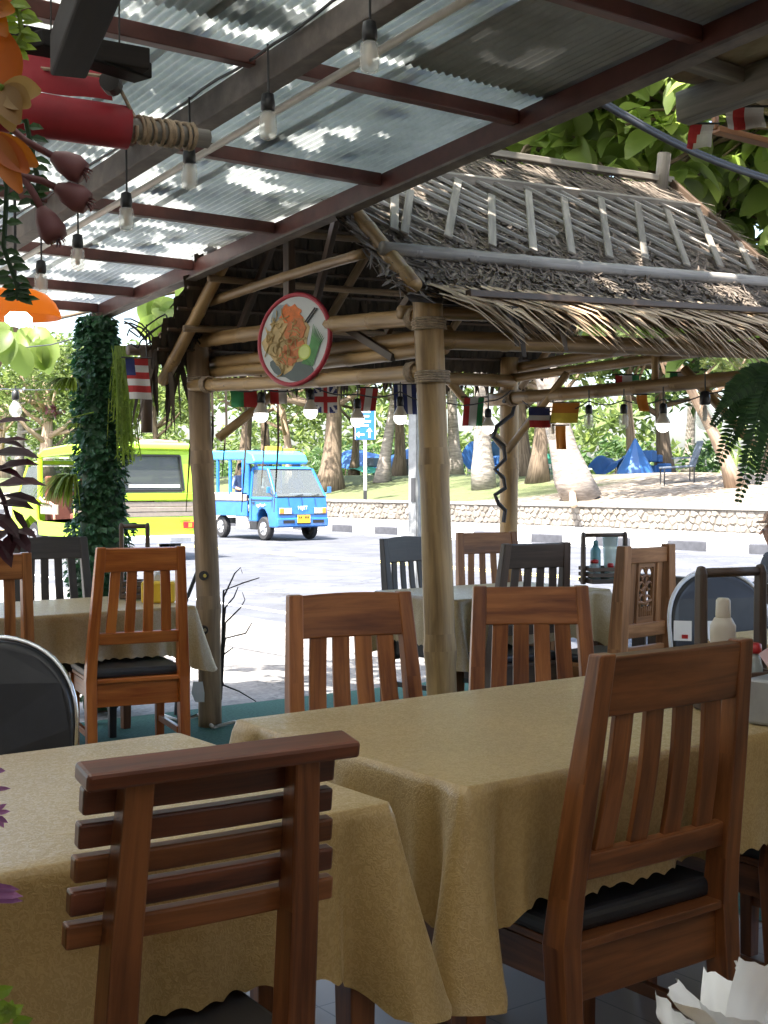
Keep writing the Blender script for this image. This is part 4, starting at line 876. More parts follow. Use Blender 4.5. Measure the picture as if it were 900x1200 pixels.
def rail(t, mat, z, hh, w, th=.026, name='rail', crest=0.0, dy=0.0):
    """rail across the back; crest > 0 arches its upper edge"""
    mb = MB(); n = 8; up_ = Vector((0, -LEAN, 1)).normalized(); fr_ = Vector((0, 1, LEAN)).normalized()
    A = []
    for i in range(n + 1):
        f = i / n; x = -w / 2 + w * f; c = Vector((x, by(z) + dy - .006 * math.sin(math.pi * f), z)); top = c + up_ * (hh / 2 + crest * math.sin(math.pi * f)); bot = c - up_ * hh / 2
        A.append([bot - fr_ * th / 2, bot + fr_ * th / 2, top + fr_ * th / 2, top - fr_ * th / 2])
    vs_ = [p for q in A for p in q]; fs = [(0, 1, 2, 3), tuple(4 * n + i for i in (3, 2, 1, 0))]; ws = [th, hh, th, hh]; o1, o2 = uni(0, 9), uni(0, 9); uvs = [[(o1, o2), (o1, o2 + .02), (o1 + .02, o2 + .02), (o1 + .02, o2)]] * 2
    for i in range(n):
        y = o2
        for k in range(4):
            j = (k + 1) % 4; fs.append((4 * i + k, 4 * i + j, 4 * i + 4 + j, 4 * i + 4 + k)); u0, u1 = o1 + w * i / n, o1 + w * (i + 1) / n; uvs.append([(u0, y), (u0, y + ws[k]), (u1, y + ws[k]), (u1, y)]); y += ws[k]
    mb.add(vs_, fs, uvs); return mb.build(name, mat, t, bevel=.004)
def vslat_chair(loc, rz, label, mat, wt=.40, wb=.46, H=1.0, n=4, sw=.047, top=.11, low=.60, lowh=.055, seat=.43, cush=True, crest=.0, mats=None, group=None):
    t = thing('dining_chair', label, 'chair', loc, rz, group); mats = mats or [mat]
    back_posts(t, mat, wt, wb, H); chair_base(t, mat, wb, seat)
    rail(t, mat, H - top / 2 - .004, top, wt - .05, .030, 'top_rail', crest)
    wl = wb + (wt - wb) * (low - .45) / (H - .45); rail(t, mat, low, lowh, wb - .068, .026, 'lower_rail')
    mb = MB(); mb.box((0, .004, seat - .075), (wb - .092, .024, .115)); mb.build('back_apron', mat, t, bevel=.003)
    iw = (wt + wl) / 2 - .12
    for i in range(n):
        f = (i + .5) / n - .5; mb = MB(); z0, z1 = low + lowh / 2 - .004, H - top; x0, x1 = f * iw * 1.10, f * iw * .97; ss = []
        for k in range(7): g = k / 6; z = z0 + (z1 - z0) * g; ss.append((x0 + (x1 - x0) * g, by(z) - .006 * math.sin(math.pi * g), z, sw, .013))
        mb.loft(ss); mb.build('slat', mats[i % len(mats)], t, bevel=.002)
    if cush: cushion(t, w=wb - .03, z=seat + .04)
    return t
def face(dx, dy): return math.atan2(-dx, dy)      # rotation so that local +y points along (dx, dy)

# near right chair, pushed up to the long table
vslat_chair((2.03, 1.825, 0), R(0), 'tall vertical slat teak chair with black cushion against the long table', 'teak_mid', .46, .525, 1.0, sw=.052, top=.12, low=.575)
vslat_chair((2.78, 1.90, 0), R(0), 'vertical slat teak chair beside the tall one, mostly hidden with only seat showing', 'teak_mid', .41, .48, 1.0)
vslat_chair((2.20, 3.085, 0), R(166), 'reddish brown slat chair with uneven crest across the long table', 'teak_warm', .39, .44, 1.0, sw=.052, top=.125, low=.56, crest=.006, cush=True)
vslat_chair((2.80, 2.98, 0), R(146), 'sunlit brown slat chair on the far side next to the gazebo post', 'teak_warm', .37, .42, 1.0, sw=.05, top=.12, low=.56)
vslat_chair((2.66, 5.50, 0), R(-12), 'bright orange varnished slat chair with black cushion at the olive cloth table', 'teak_orange', .41, .48, 1.035, sw=.046, top=.108, low=.615)
vslat_chair((1.90, 5.46, 0), R(-4), 'brown slat chair standing left of the bright orange one', 'teak_warm', .41, .48, 1.03)
vslat_chair((2.745, 6.68, 0), R(172), 'black painted slat chair with broad crest in front of the ivy column', 'wood_black', .40, .45, 1.03, sw=.042, top=.115, low=.56, crest=.008)
vslat_chair((4.72, 6.06, 0), R(190), 'dark grey slat chair across the gazebo table near the front bamboo post', 'wood_black', .40, .45, 1.0, sw=.04, top=.14, low=.56, crest=.012)
vslat_chair((5.30, 6.02, 0), R(165), 'pale brown slat chair in front of the far bamboo post of the gazebo', 'teak_pale', .41, .46, 1.02, sw=.04, top=.13, low=.56)
vslat_chair((4.44, 4.78, 0), R(-8), 'dark brown slat chair on the near side of the gazebo table', 'wood_umber', .40, .47, 1.03, sw=.042, top=.12)

# chair with horizontal slats in front of the near table
def hslat_chair(loc, rz, label):
    t = thing('dining_chair', label, 'chair', loc, rz); H = .94
    for s in (-1, 1):
        mb = MB(); mb.loft([(s * .150, -.03, 0, .046, .05), (s * .145, 0, .42, .048, .058), (s * .138, by(.7), .70, .046, .05), (s * .128, by(H), H - .01, .042, .036)]); mb.build('back_post', 'teak_mid', t, bevel=.004)
    chair_base(t, 'teak_mid', .44); mb = MB(); mb.box((0, .03, .405), (.43, .05, .05)); mb.build('seat_rail', 'teak_warm', t, bevel=.004)
    rail(t, 'teak_dark', H - .038, .038, .39, .022, 'slat', dy=.026)
    for i, z in enumerate((.853, .806, .759, .712)):
        rail(t, ('teak_dark', 'teak_mid', 'teak_dark', 'teak_mid')[i], z, .036, .395 + .008 * i, .022, 'slat', dy=.03)
    mb = MB(); mb.bar((-.208, by(H) - .005, H + .002), (.208, by(H) - .005, H + .002), .056, .026, up=(0, -.19, 1)); mb.build('crest_rail', 'teak_dark', t, bevel=.006)
    cushion(t, y0=.06, w=.40, d=.37, z=.466)
    return t
hslat_chair((.905, 1.66, 0), R(-4), 'dark red teak chair with five horizontal back slats and overhanging crest rail')

# carved chair in the gazebo
def carved_chair(loc, rz, label):
    global LEAN; LEAN = .05
    t = thing('dining_chair', label, 'chair', loc, rz); H = 1.02; mat = 'teak_pale'
    back_posts(t, mat, .42, .46, H, .058, .07); chair_base(t, mat, .46); rail(t, mat, H - .05, .075, .32, .03, 'top_rail'); rail(t, mat, .60, .07, .34, .03, 'lower_rail'); rail(t, mat, .505, .03, .34, .03, 'lower_rail')
    for s in (-1, 1):
        z0, z1 = .63, H - .085; mb = MB(); mb.loft([(s * .112, by(z0), z0, .042, .016), (s * .108, by(z1), z1, .042, .016)]); mb.build('slat', mat, t, bevel=.002)
    # pierced panel: frame plus carved scrolls
    q = lambda x, z: Vector((x, by(z), z)); mb = MB()
    for s in (-1, 1): mb.bar(q(s * .062, .63), q(s * .062, .94), .012, .016, up=(0, 1, 0))
    mb.bar(q(-.062, .925), q(.062, .925), .016, .03); mb.bar(q(-.062, .648), q(.062, .648), .016, .036)
    for cx, cz, r in ((-.028, .885, .024), (.028, .885, .024), (0, .845, .026), (-.032, .815, .02), (.032, .815, .02), (0, .79, .022), (-.026, .755, .018), (.026, .745, .022)):
        mb.tube([q(cx + r * math.cos(a * .75), cz + r * math.sin(a * .75)) for a in range(8)], [.006, .007, .008, .008, .008, .007, .006, .004], 6)
    for k in range(7): mb.tube([q(-.055 + .018 * k, .72 + .01 * math.sin(k * 2)), q(-.05 + .016 * k, .69), q(-.054 + .018 * k, .66)], .0065, 6)
    mb.tube([q(-.06, .74), q(0, .73), q(.06, .745)], .008, 6); mb.tube([q(0, .93), q(.008, .86), q(-.006, .78), q(0, .73)], .008, 6)
    mb.build('carved_panel', mat, t, bevel=0)
    cushion(t, w=.40); LEAN = .14
    return t
carved_chair((4.86, 4.40, 0), R(6), 'pale wooden chair with pierced carved back panel by the gazebo table')

# steel banquet chairs with round padded backs
def round_chair(loc, rz, label, rim, wt=.40, H=.95):
    t = thing('banquet_chair', label, 'chair', loc, rz)
    out_ = []
    for i in range(25):
        a = math.pi * i / 24; out_.append((wt / 2 * math.cos(a), (H - .22) + .22 * math.sin(a) ** .85))
    low = [(-wt / 2 * .98, H - .36), (-wt / 2 * .9, .50), (wt / 2 * .9, .50), (wt / 2 * .98, H - .36)]; poly = out_ + low
    def pl(x, z, y): return (x, by(z) + y - .03 * (1 - (x / (wt / 2)) ** 2), z)
    n = len(poly); vs_ = [pl(x * .955, .5 + (z - .5) * .965, -.016) for x, z in poly] + [pl(x * .985, .5 + (z - .5) * .985, 0) for x, z in poly] + [pl(x * .955, .5 + (z - .5) * .965, .022) for x, z in poly]
    mb = MB(); mb.add(vs_, [tuple(range(n)), tuple(range(2 * n, 3 * n))] + [(k * n + i, k * n + (i + 1) % n, (k + 1) * n + (i + 1) % n, (k + 1) * n + i) for k in (0, 1) for i in range(n)]); mb.build('back_pad', 'black_vinyl', t, bevel=.006)
    rimp = [pl(x, z, .002) for x, z in [low[2], low[3]] + out_ + [low[0], low[1]]]
    mb = MB(); mb.tube([(wt * .42, .0, .46)] + rimp + [(-wt * .42, .0, .46)], .0072 if rim == 'chrome' else .0095, 8); mb.build('back_frame', rim, t, smooth=True)
    mb = MB(); mb.lathe([(.19, 0), (.215, .012), (.215, .045), (.19, .06)], 26, (0, .21, .43)); mb.build('seat_pad', 'black_vinyl', t, smooth=True)
    for s in (-1, 1):
        mb = MB(); mb.tube([(s * wt * .42, .0, .46), (s * .2, -.02, .25), (s * .215, -.06, 0)], .0095, 8); mb.build('back_leg', rim, t, smooth=True)
        mb = MB(); mb.tube([(s * .17, .1, .435), (s * .19, .36, .40), (s * .21, .43, 0)], .0095, 8); mb.build('front_leg', rim, t, smooth=True)
    return t
p = atd(-12, 760, 3.28); round_chair((p.x, p.y, 0), R(150), 'black round backed steel chair with chrome rim behind the gold cloth', 'chrome', .42, .925)
p = atd(848, 760, 5.30); round_chair((p.x, p.y, 0), R(-205), 'black round backed chair with thick white rim beyond the condiment caddy', 'white_trim', .44, .965)

# ------------------------------------------------------------------ low fence on the road side
fe = thing('low_fence', 'low dark wooden slat fence between the terrace and the road', 'fence', (5.72, 0, 0))
mb = MB(); mb.box((0, 1.6, .765), (.07, 7.4, .06)); mb.build('top_rail', 'wood_umber', fe, bevel=.004)
mb = MB(); mb.box((0, 1.6, .12), (.05, 7.4, .05)); mb.build('bottom_rail', 'wood_umber', fe, bevel=.004)
sl_ = None
for i in range(60):
    if sl_ is None: mb = MB(); mb.box((0, 0, .43), (.018, .10, .61)); sl_ = mb.build('slat', 'wood_umber', fe, bevel=.003); sl_.location = (0, -2.0, 0)
    else: c = sl_.copy(); COL.objects.link(c); c.parent = fe; c.location = (0, -2.0 + i * .122, 0)

# ------------------------------------------------------------------ condiment caddies
def caddy(loc, rz, label, h=.36, w=.26, d=.17, mat='wood_umber', rise=.0):
    t = thing('condiment_caddy', label, 'caddy', loc, rz)
    for s in (-1, 1):
        mb = MB(); mb.loft([(s * (w / 2 - .012), 0, 0, .024, .036), (s * (w / 2 - .012), 0, h - .02, .022, .03), (s * (w / 2 - .012), 0, h, .016, .02)]); mb.build('handle_post', mat, t, bevel=.006)
    mb = MB(); mb.tube([(-w / 2 + .01, 0, h - .018), (w / 2 - .01, 0, h - .018)], .012, 8); mb.build('handle', mat, t, smooth=True)
    mb = MB(); mb.box((0, 0, .012), (w - .06, d - .01, .012)); mb.build('floor_board', mat, t)
    for s in (-1, 1):
        for z in (.022, .055, .088): mb = MB(); mb.box((0, s * d / 2, z), (w - .052, .012, .022)); mb.build('slat', mat, t, bevel=.002)
        for z in (.022, .055, .088): mb = MB(); mb.box((s * (w / 2 - .034), 0, z), (.012, d - .016, .022)); mb.build('slat', mat, t, bevel=.002)
    return t
def bottle(loc, label, prof, mat, cap=None, capmat='red_plastic', band=None, n=18):
    t = thing('bottle', label, 'bottle', loc); mb = MB(); mb.lathe(prof, n); mb.build('body', mat, t, smooth=True)
    if cap: mb = MB(); mb.lathe(cap, n); mb.build('cap', capmat, t, smooth=True)
    if band: mb = MB(); mb.lathe(band[0], n); mb.build('label_band', band[1], t, smooth=True)
    return t
# big caddy on the long table (right edge)
pb = onz(856, 828, .752); caddy((pb.x, pb.y, .752), R(-12), 'tall dark wood condiment caddy with rounded handle on the long table', .365, .215, .17)
q = onz(868, 800, .752)
bottle((pb.x + .012, pb.y + .035, .773), 'cream plastic squeeze bottle standing in the condiment caddy', [(.030, 0), (.033, .008), (.033, .17), (.033, .185), (.022, .205)], 'cream_plastic', [(.019, .203), (.020, .21), (.0185, .25), (.014, .256)], 'cream_plastic', ([(.0335, .11), (.0335, .14)], 'teak_dark'))
bottle((pb.x + .035, pb.y - .045, .773), 'clear sauce bottle with red cap in the condiment caddy', [(.020, 0), (.024, .006), (.024, .08), (.018, .105), (.012, .12)], 'bottle_glass', [(.019, .12), (.021, .125), (.019, .142), (.012, .146)], 'red_plastic')
p = atd(909, 812, 3.1); bx_ = thing('tin_box', 'grey tin box with pink napkins beside the caddy', 'box', (p.x, p.y, .752), R(10)); mb = MB(); mb.box((0, 0, .055), (.10, .10, .11)); mb.build('tin', 'grey_tin', bx_, bevel=.008); mb = MB()
plain('napkin_pink', (.75, .52, .50), .85, noise_amt=.06)
for k in range(5): mb.add([(-.035 + .012 * k, -.03, .10), (.01 + .01 * k, -.035, .10), (.02 + .01 * k, .02, .185 - .012 * k), (-.05 + .012 * k, .02, .17)], [(0, 1, 2, 3)])
mb.build('napkins', 'napkin_pink', bx_, fix=False)
# paper menus stuck on the far right table
for k, (px, py) in enumerate(((800, 745), (836, 752))):
    p = atd(px, py, 4.75); c = thing('menu_card', ('white folded menu card with red print on the far right table', 'small white menu card leaning by the round chair')[k], 'menu card', (p.x, p.y, .752), R(-50 + 25 * k))
    mb = MB(); mb.quad((-.032, -.03, 0), (.032, -.03, 0), (.032, 0, .07), (-.032, 0, .07)); mb.quad((-.032, .03, 0), (.032, .03, 0), (.032, .0, .07), (-.032, .0, .07)); mb.build('card', 'paper_white', c, fix=False)
    if k == 0: mb = MB(); mb.box((.008, -.026, .015), (.022, .004, .014)); mb.build('print', 'red_plastic', c)
# caddy on the gazebo table
pb = onz(708, 684, .742); caddy((pb.x, pb.y, .742), R(-20), 'dark slatted crate caddy with tall handle on the gazebo table', .30, .29, .18)
bottle((pb.x - .06, pb.y + .02, .762), 'round glass jar in the gazebo caddy', [(.03, 0), (.036, .02), (.036, .07), (.022, .10)], 'bottle_glass', [(.024, .10), (.024, .118), (.01, .122)], 'red_plastic')
bottle((pb.x - .02, pb.y + .05, .762), 'teal plastic bottle in the gazebo caddy', [(.028, 0), (.03, .01), (.03, .17), (.015, .20)], 'teal_plastic', [(.014, .20), (.014, .225), (.008, .23)], 'teal_plastic')
mb = MB(); mb.lathe([(.03, 0), (.045, .26), (.047, .262), (.032, .004)], 14); o = tag(mb.build('menu_holder', 'bottle_glass', smooth=True), 'flared clear menu holder sticking out of the gazebo caddy', 'holder'); o.location = (pb.x + .07, pb.y + .02, .765)
bottle((pb.x + .02, pb.y - .03, .762), 'small red topped sauce jar in the gazebo caddy', [(.02, 0), (.024, .01), (.024, .06), (.016, .075)], 'bottle_glass', [(.018, .075), (.018, .098), (.01, .10)], 'red_plastic')
# caddy and tissue box on the olive cloth table
pb = onz(158, 702, .717); caddy((pb.x, pb.y, .717), R(-35), 'dark wood caddy behind the orange chair on the olive cloth table', .40, .16, .16)
pb = onz(186, 706, .717); tb = thing('tissue_box', 'yellow plastic tissue box with white tissue behind the orange chair', 'tissue box', (pb.x, pb.y, .717), R(-30)); mb = MB(); mb.box((0, 0, .055), (.17, .11, .11)); mb.build('box', 'yellow_plastic', tb, bevel=.012)
mb = MB(); mb.ribbon([(-.03, 0, .10), (-.01, .01, .15), (.03, -.01, .17)], [.07, .06, .02], (.3, 1, 0)); mb.ribbon([(.0, .02, .10), (.02, .01, .14), (-.03, .02, .16)], [.06, .07, .03], (1, .3, 0)); mb.build('tissue', 'paper_white', tb, fix=False)
# crumpled napkins close to the camera
def napkins():
    p = atd(862, 1160, 1.12); t = thing('paper_napkins', 'crumpled white paper napkins bunched in a cup on the nearest small table', 'napkins', (p.x, p.y, .742)); r2 = random.Random(4)
    mb = MB(); mb.lathe([(.035, 0), (.04, .004), (.048, .10), (.045, .10), (.036, .008)], 20); mb.build('cup', 'cream_plastic', t, smooth=True)
    zt = p.z - .742
    for k in range(15):
        a = r2.uniform(0, 3.14); nn = 16; g = []; h = zt + r2.uniform(-.055, .018); w = r2.uniform(.06, .10); ca, sa = math.cos(a), math.sin(a); ph = r2.uniform(0, 6); ox, oy = r2.uniform(-.055, .055), r2.uniform(-.04, .04); til = r2.uniform(-.2, .2); bend = r2.uniform(-.9, .9)
        for i in range(nn):
            f = i / (nn - 1)
            for j in range(nn):
                u = (j / (nn - 1) - .5) * 2; fo = max(0, f - .7); tx = .012 * math.sin(u * 2.6 + ph) + .007 * fbm((u * 3 + k * 3, f * 4, k)) + bend * fo * .10
                ty = u * w / 2 * (.45 + .55 * min(1, f * 1.6)); z = .05 + (h - .05) * f * (1 - .25 * fo * abs(bend)) + til * ty * f + .004 * fbm((u * 4, f * 5, k * 2.0)); sp = f ** 1.2
                g.append((ox * (.4 + sp) + tx * ca - ty * sa, oy * (.4 + sp) + tx * sa + ty * ca, z))
        mb = MB(); mb.add(g, [(i * nn + j, i * nn + j + 1, (i + 1) * nn + j + 1, (i + 1) * nn + j) for i in range(nn - 1) for j in range(nn - 1)]); mb.build('napkin', 'paper_white', t, smooth=True, fix=False)
napkins()
# ------------------------------------------------------------------ vehicles
plain('paint_blue', (.018, .130, .39), .34, noise_amt=.14, coat=.6, scale=3); plain('paint_sky', (.06, .34, .62), .35, noise_amt=.08, coat=.4, scale=3); plain('paint_lime', (.35, .56, .02), .36, noise_amt=.14, coat=.6, scale=3)
plain('panel_taupe', (.24, .20, .16), .6, noise_amt=.15); plain('plate_yellow', (.75, .45, .03), .5); plain('tail_red', (.5, .02, .02), .25); plain('seat_brown', (.14, .045, .03), .6); plain('panel_green', (.10, .32, .16), .5); plain('rail_pink', (.60, .28, .25), .4)
glass('car_glass', (.30, .34, .35), .25, .03); glass('car_glass_dark', (.10, .11, .11), .45, .04)
plain('skin', (.36, .19, .115), .55, noise_amt=.06); plain('hair', (.012, .010, .009), .5); plain('shirt_blue', (.15, .22, .40), .8); plain('shirt_white', (.62, .65, .68), .8); plain('shirt_black', (.014, .014, .016), .85); plain('trousers', (.03, .032, .04), .85); plain('hat_tan', (.12, .075, .05), .85)
def wheel(parent, x, y, r, w, side):
    mb = MB(); prof = [(r * .62, -w / 2), (r * .9, -w / 2), (r, -w * .3), (r, w * .3), (r * .9, w / 2), (r * .62, w / 2), (r * .62, -w / 2)]; mb.lathe(prof, 24, cap=False); t = mb.build('wheel', 'rubber', parent, smooth=False); t.location = (x, y, r); t.rotation_euler = (0, R(90), 0)
    s = 1 if side > 0 else -1; mb = MB(); mb.lathe([(r * .61, s * w * .30), (r * .60, s * w * .46), (r * .45, s * w * .34), (r * .16, s * w * .40), (r * .10, s * w * .52), (.001, s * w * .52)], 22); mb.build('rim', 'alloy', t, smooth=True)
    for k in range(6): a = k * math.pi / 3; mb = MB(); mb.bar((r * .15 * math.cos(a), r * .15 * math.sin(a), s * w * .43), (r * .58 * math.cos(a), r * .58 * math.sin(a), s * w * .42), .03, .02); mb.build('spoke', 'steel_grey', t)
    return t
def blue_truck():
    # local axes follow the road: the truck faces -y, the side towards the restaurant is -x
    t = thing('songthaew_truck', 'bright blue passenger truck with open canopy driving on the far lane', 'truck', (16.22, 26.62, -.008)); W = .70
    B = 'paint_blue'
    prof = [(-1.66, .30), (-1.68, .42), (-1.655, .62), (-1.60, 1.0), (-.42, 1.0), (-.42, .42), (-.78, .42), (-.80, .56), (-.88, .68), (-1.00, .73), (-1.14, .70), (-1.24, .60), (-1.29, .44), (-1.33, .30)]
    mb = MB(); mb.prism(prof, 'x', -W, W); mb.build('cab_body', B, t, bevel=.035, seg=3)
    # cab shell above the belt line: roof, pillars
    mb = MB(); mb.prism([(-1.16, 1.60), (-1.14, 1.655), (-.95, 1.70), (-.42, 1.70), (-.42, 1.62), (-1.10, 1.60)], 'x', -W + .08, W - .08); mb.build('cab_roof', B, t, bevel=.03, seg=3)
    for s in (-1, 1):
        mb = MB(); mb.bar((s * (W - .03), -1.585, .98), (s * (W - .10), -1.13, 1.64), .06, .06); mb.build('front_pillar', B, t, bevel=.012)
        mb = MB(); mb.bar((s * (W - .03), -.47, .98), (s * (W - .09), -.47, 1.66), .06, .11, up=(0, 1, 0)); mb.build('rear_pillar', B, t, bevel=.012)
        mb = MB(); mb.quad((s * (W - .028), -1.50, 1.0), (s * (W - .028), -.53, 1.0), (s * (W - .088), -.53, 1.62), (s * (W - .088), -1.10, 1.62)); mb.build('door_window', 'car_glass', t, fix=False)
        mb = MB(); mb.box((s * (W + .012), -1.00, .93), (.012, .90, .012)); mb.box((s * (W + .006), -.56, .72), (.008, .008, .50)); mb.build('door_seam', 'black_plastic', t)
        mb = MB(); mb.box((s * (W + .016), -.66, .86), (.02, .11, .03)); mb.build('door_handle', 'black_plastic', t, bevel=.004)
        mb = MB(); mb.bar((s * (W - .02), -1.47, 1.02), (s * (W + .11), -1.50, 1.12), .02, .02); mb.box((s * (W + .13), -1.52, 1.16), (.09, .05, .14)); mb.build('door_mirror', B, t, bevel=.012)
        mb = MB(); mb.box((s * .47, -1.668, .685), (.34, .03, .15)); h = mb.build('headlight', 'chrome', t, bevel=.015)
        mb = MB(); mb.box((s * .42, -1.685, .685), (.20, .012, .115)); mb.build('lens', 'bulb_clear', h); mb = MB(); mb.box((s * .575, -1.682, .685), (.105, .03, .125)); mb.build('turn_signal', 'lens_orange', h, bevel=.01)
        wheel(t, s * (W - .10), -1.03, .27, .155, s); wheel(t, s * (W - .10), .95, .27, .155, s)
    mb = MB(); mb.quad((-W + .06, -1.585, 1.015), (W - .06, -1.585, 1.015), (W - .13, -1.15, 1.625), (-W + .13, -1.15, 1.625)); mb.build('windshield', 'car_glass', t, fix=False)
    mb = MB()
    for q in (((-W + .05, -1.595, 1.005), (W - .05, -1.595, 1.005)), ((-W + .12, -1.148, 1.632), (W - .12, -1.148, 1.632))): mb = MB(); mb.bar(q[0], q[1], .025, .025); mb.build('windshield_seal', 'black_plastic', t)
    for x in (-.2, .25): mb = MB(); mb.bar((x, -1.60, 1.01), (x + .26, -1.575, 1.06), .012, .012); mb.build('wiper', 'black_plastic', t)
    mb = MB(); mb.box((0, -1.675, .42), (1.38, .06, .20)); mb.build('bumper', B, t, bevel=.025); 
    for s in (-1, 1): mb = MB(); mb.box((s * .40, -1.708, .44), (.30, .012, .07)); mb.build('bumper_slot', 'black_plastic', t)
    mb = MB(); mb.box((0, -1.708, .46), (.28, .012, .04)); mb.box((0, -1.708, .40), (.36, .012, .03)); mb.build('bumper_grille', 'black_plastic', t)
    mb = MB(); mb.box((0, -1.712, .50), (.34, .014, .18)); pl = mb.build('number_plate', 'plate_yellow', t)
    for x0, z in ((-.12, .535), (.03, .535)):
        mb = MB()
        for k in range(3 if x0 > 0 else 2): mb.box((x0 + .045 * k, -1.721, z), (.026, .004, .05))
        mb.build('plate_digit', 'black_plastic', pl)
    text_mesh('badge', 'HIJET', .115, 'white_trim', t, (0, -1.664, .75), (R(86), 0, 0))
    # side lettering: a flowing white script, not legible in the photo
    mb = MB(); pts = [(-W - .014, -1.18 + i * .011, .80 + .022 * math.sin(i * 1.35) + (.03 if i in (2, 3, 18, 19) else 0) - (.03 if i in (26, 27) else 0)) for i in range(34)]; mb.tube(pts, .007, 5); mb.build('side_script', 'white_paint', t)
    mb = MB(); mb.box((0, -1.02, 1.30), (.02, .02, .02)); 
    for x in (-.36, 0, .36): mb = MB(); mb.bar((x, -1.652, .80), (x, -1.612, .99), .008, .006); mb.build('panel_seam', 'black_metal', t)
    mb = MB(); mb.box((0, -1.668, .60), (1.30, .012, .012)); mb.build('panel_seam', 'black_metal', t)
    mb = MB(); mb.box((-W - .004, .60, .80), (.012, 1.96, .012)); mb.build('panel_seam', 'black_metal', t)
    # interior
    for x in (-.34, .34): mb = MB(); mb.box((x, -.62, 1.0), (.44, .12, .62)); mb.box((x, -.80, .90), (.44, .4, .12)); mb.build('cab_seat', 'trousers', t, bevel=.03)
    mb = MB(); mb.prism([(-1.58, .98), (-1.30, 1.06), (-1.26, .98)], 'x', -.62, .62); mb.build('dashboard', 'panel_taupe', t)
    mb = MB(); mb.box((.1, -1.42, 1.06), (.55, .12, .05)); mb.build('dashboard_towel', 'shirt_white', t, bevel=.02)
    mb = MB(); mb.tube([(-.33 + .17 * math.cos(a * .4), -1.16 + .08 * math.sin(a * .4), 1.09 + .12 * math.sin(a * .4)) for a in range(17)], .012, 6); mb.build('steering_wheel', 'black_plastic', t)
    # passenger box
    mb = MB(); mb.box((0, .60, .58), (1.42, 1.98, .08)); mb.build('bed_floor', B, t, bevel=.01)
    for s in (-1, 1):
        mb = MB(); mb.box((s * .715, .60, .72), (.03, 2.0, .36)); mb.build('bed_side', B, t, bevel=.012)
        mb = MB(); mb.box((s * .735, .60, .975), (.03, 2.0, .15)); mb.build('side_band', 'panel_taupe', t, bevel=.008)
        for y in (-.30, .42, 1.02, 1.58): mb = MB(); mb.box((s * .70, y, 1.47), (.05, .10 if y > -.2 else .32, .88)); mb.build('canopy_pillar', B, t, bevel=.012)
        mb = MB(); mb.box((s * .70, .60, 1.07), (.05, 2.0, .04)); mb.build('window_sill', 'white_trim', t, bevel=.008)
        mb = MB(); mb.box((s * .48, .62, .86), (.34, 1.8, .08)); mb.build('bench', 'seat_brown', t, bevel=.02)
    mb = MB(); mb.prism([(-.72, 1.76), (-.76, 1.82), (-.66, 1.98), (-.4, 2.07), (1.5, 2.10), (1.66, 2.03), (1.66, 1.88), (-.30, 1.86), (-.36, 1.76)], 'x', -.745, .745); mb.build('canopy_roof', 'paint_sky', t, bevel=.05, seg=3)
    mb = MB(); mb.box((.05, -.28, 2.13), (.42, .16, .11)); mb.build('roof_sign', 'plate_yellow', t, bevel=.02); mb = MB(); mb.box((.50, -.30, 2.11), (.26, .10, .07)); mb.build('roof_lamp', 'lens_orange', t, bevel=.02); mb = MB(); mb.box((-.4, -.28, 2.09), (.22, .06, .03)); mb.build('roof_bracket', 'black_metal', t)
    mb = MB(); mb.box((-.66, -.10, .40), (.10, .50, .32)); mb.build('air_box', 'white_paint', t, bevel=.02); mb = MB(); mb.box((-.715, -.10, .40), (.014, .30, .22)); mb.build('vent_grille', 'steel_grey', t)
    mb = MB(); mb.box((0, .1, .40), (.7, 3.0, .12)); mb.build('chassis', 'black_metal', t)
    mb = MB(); mb.box((-.62, -.62, .34), (.16, .30, .20)); mb.build('mud_guard', 'black_metal', t, bevel=.02)
    return t
blue_truck()
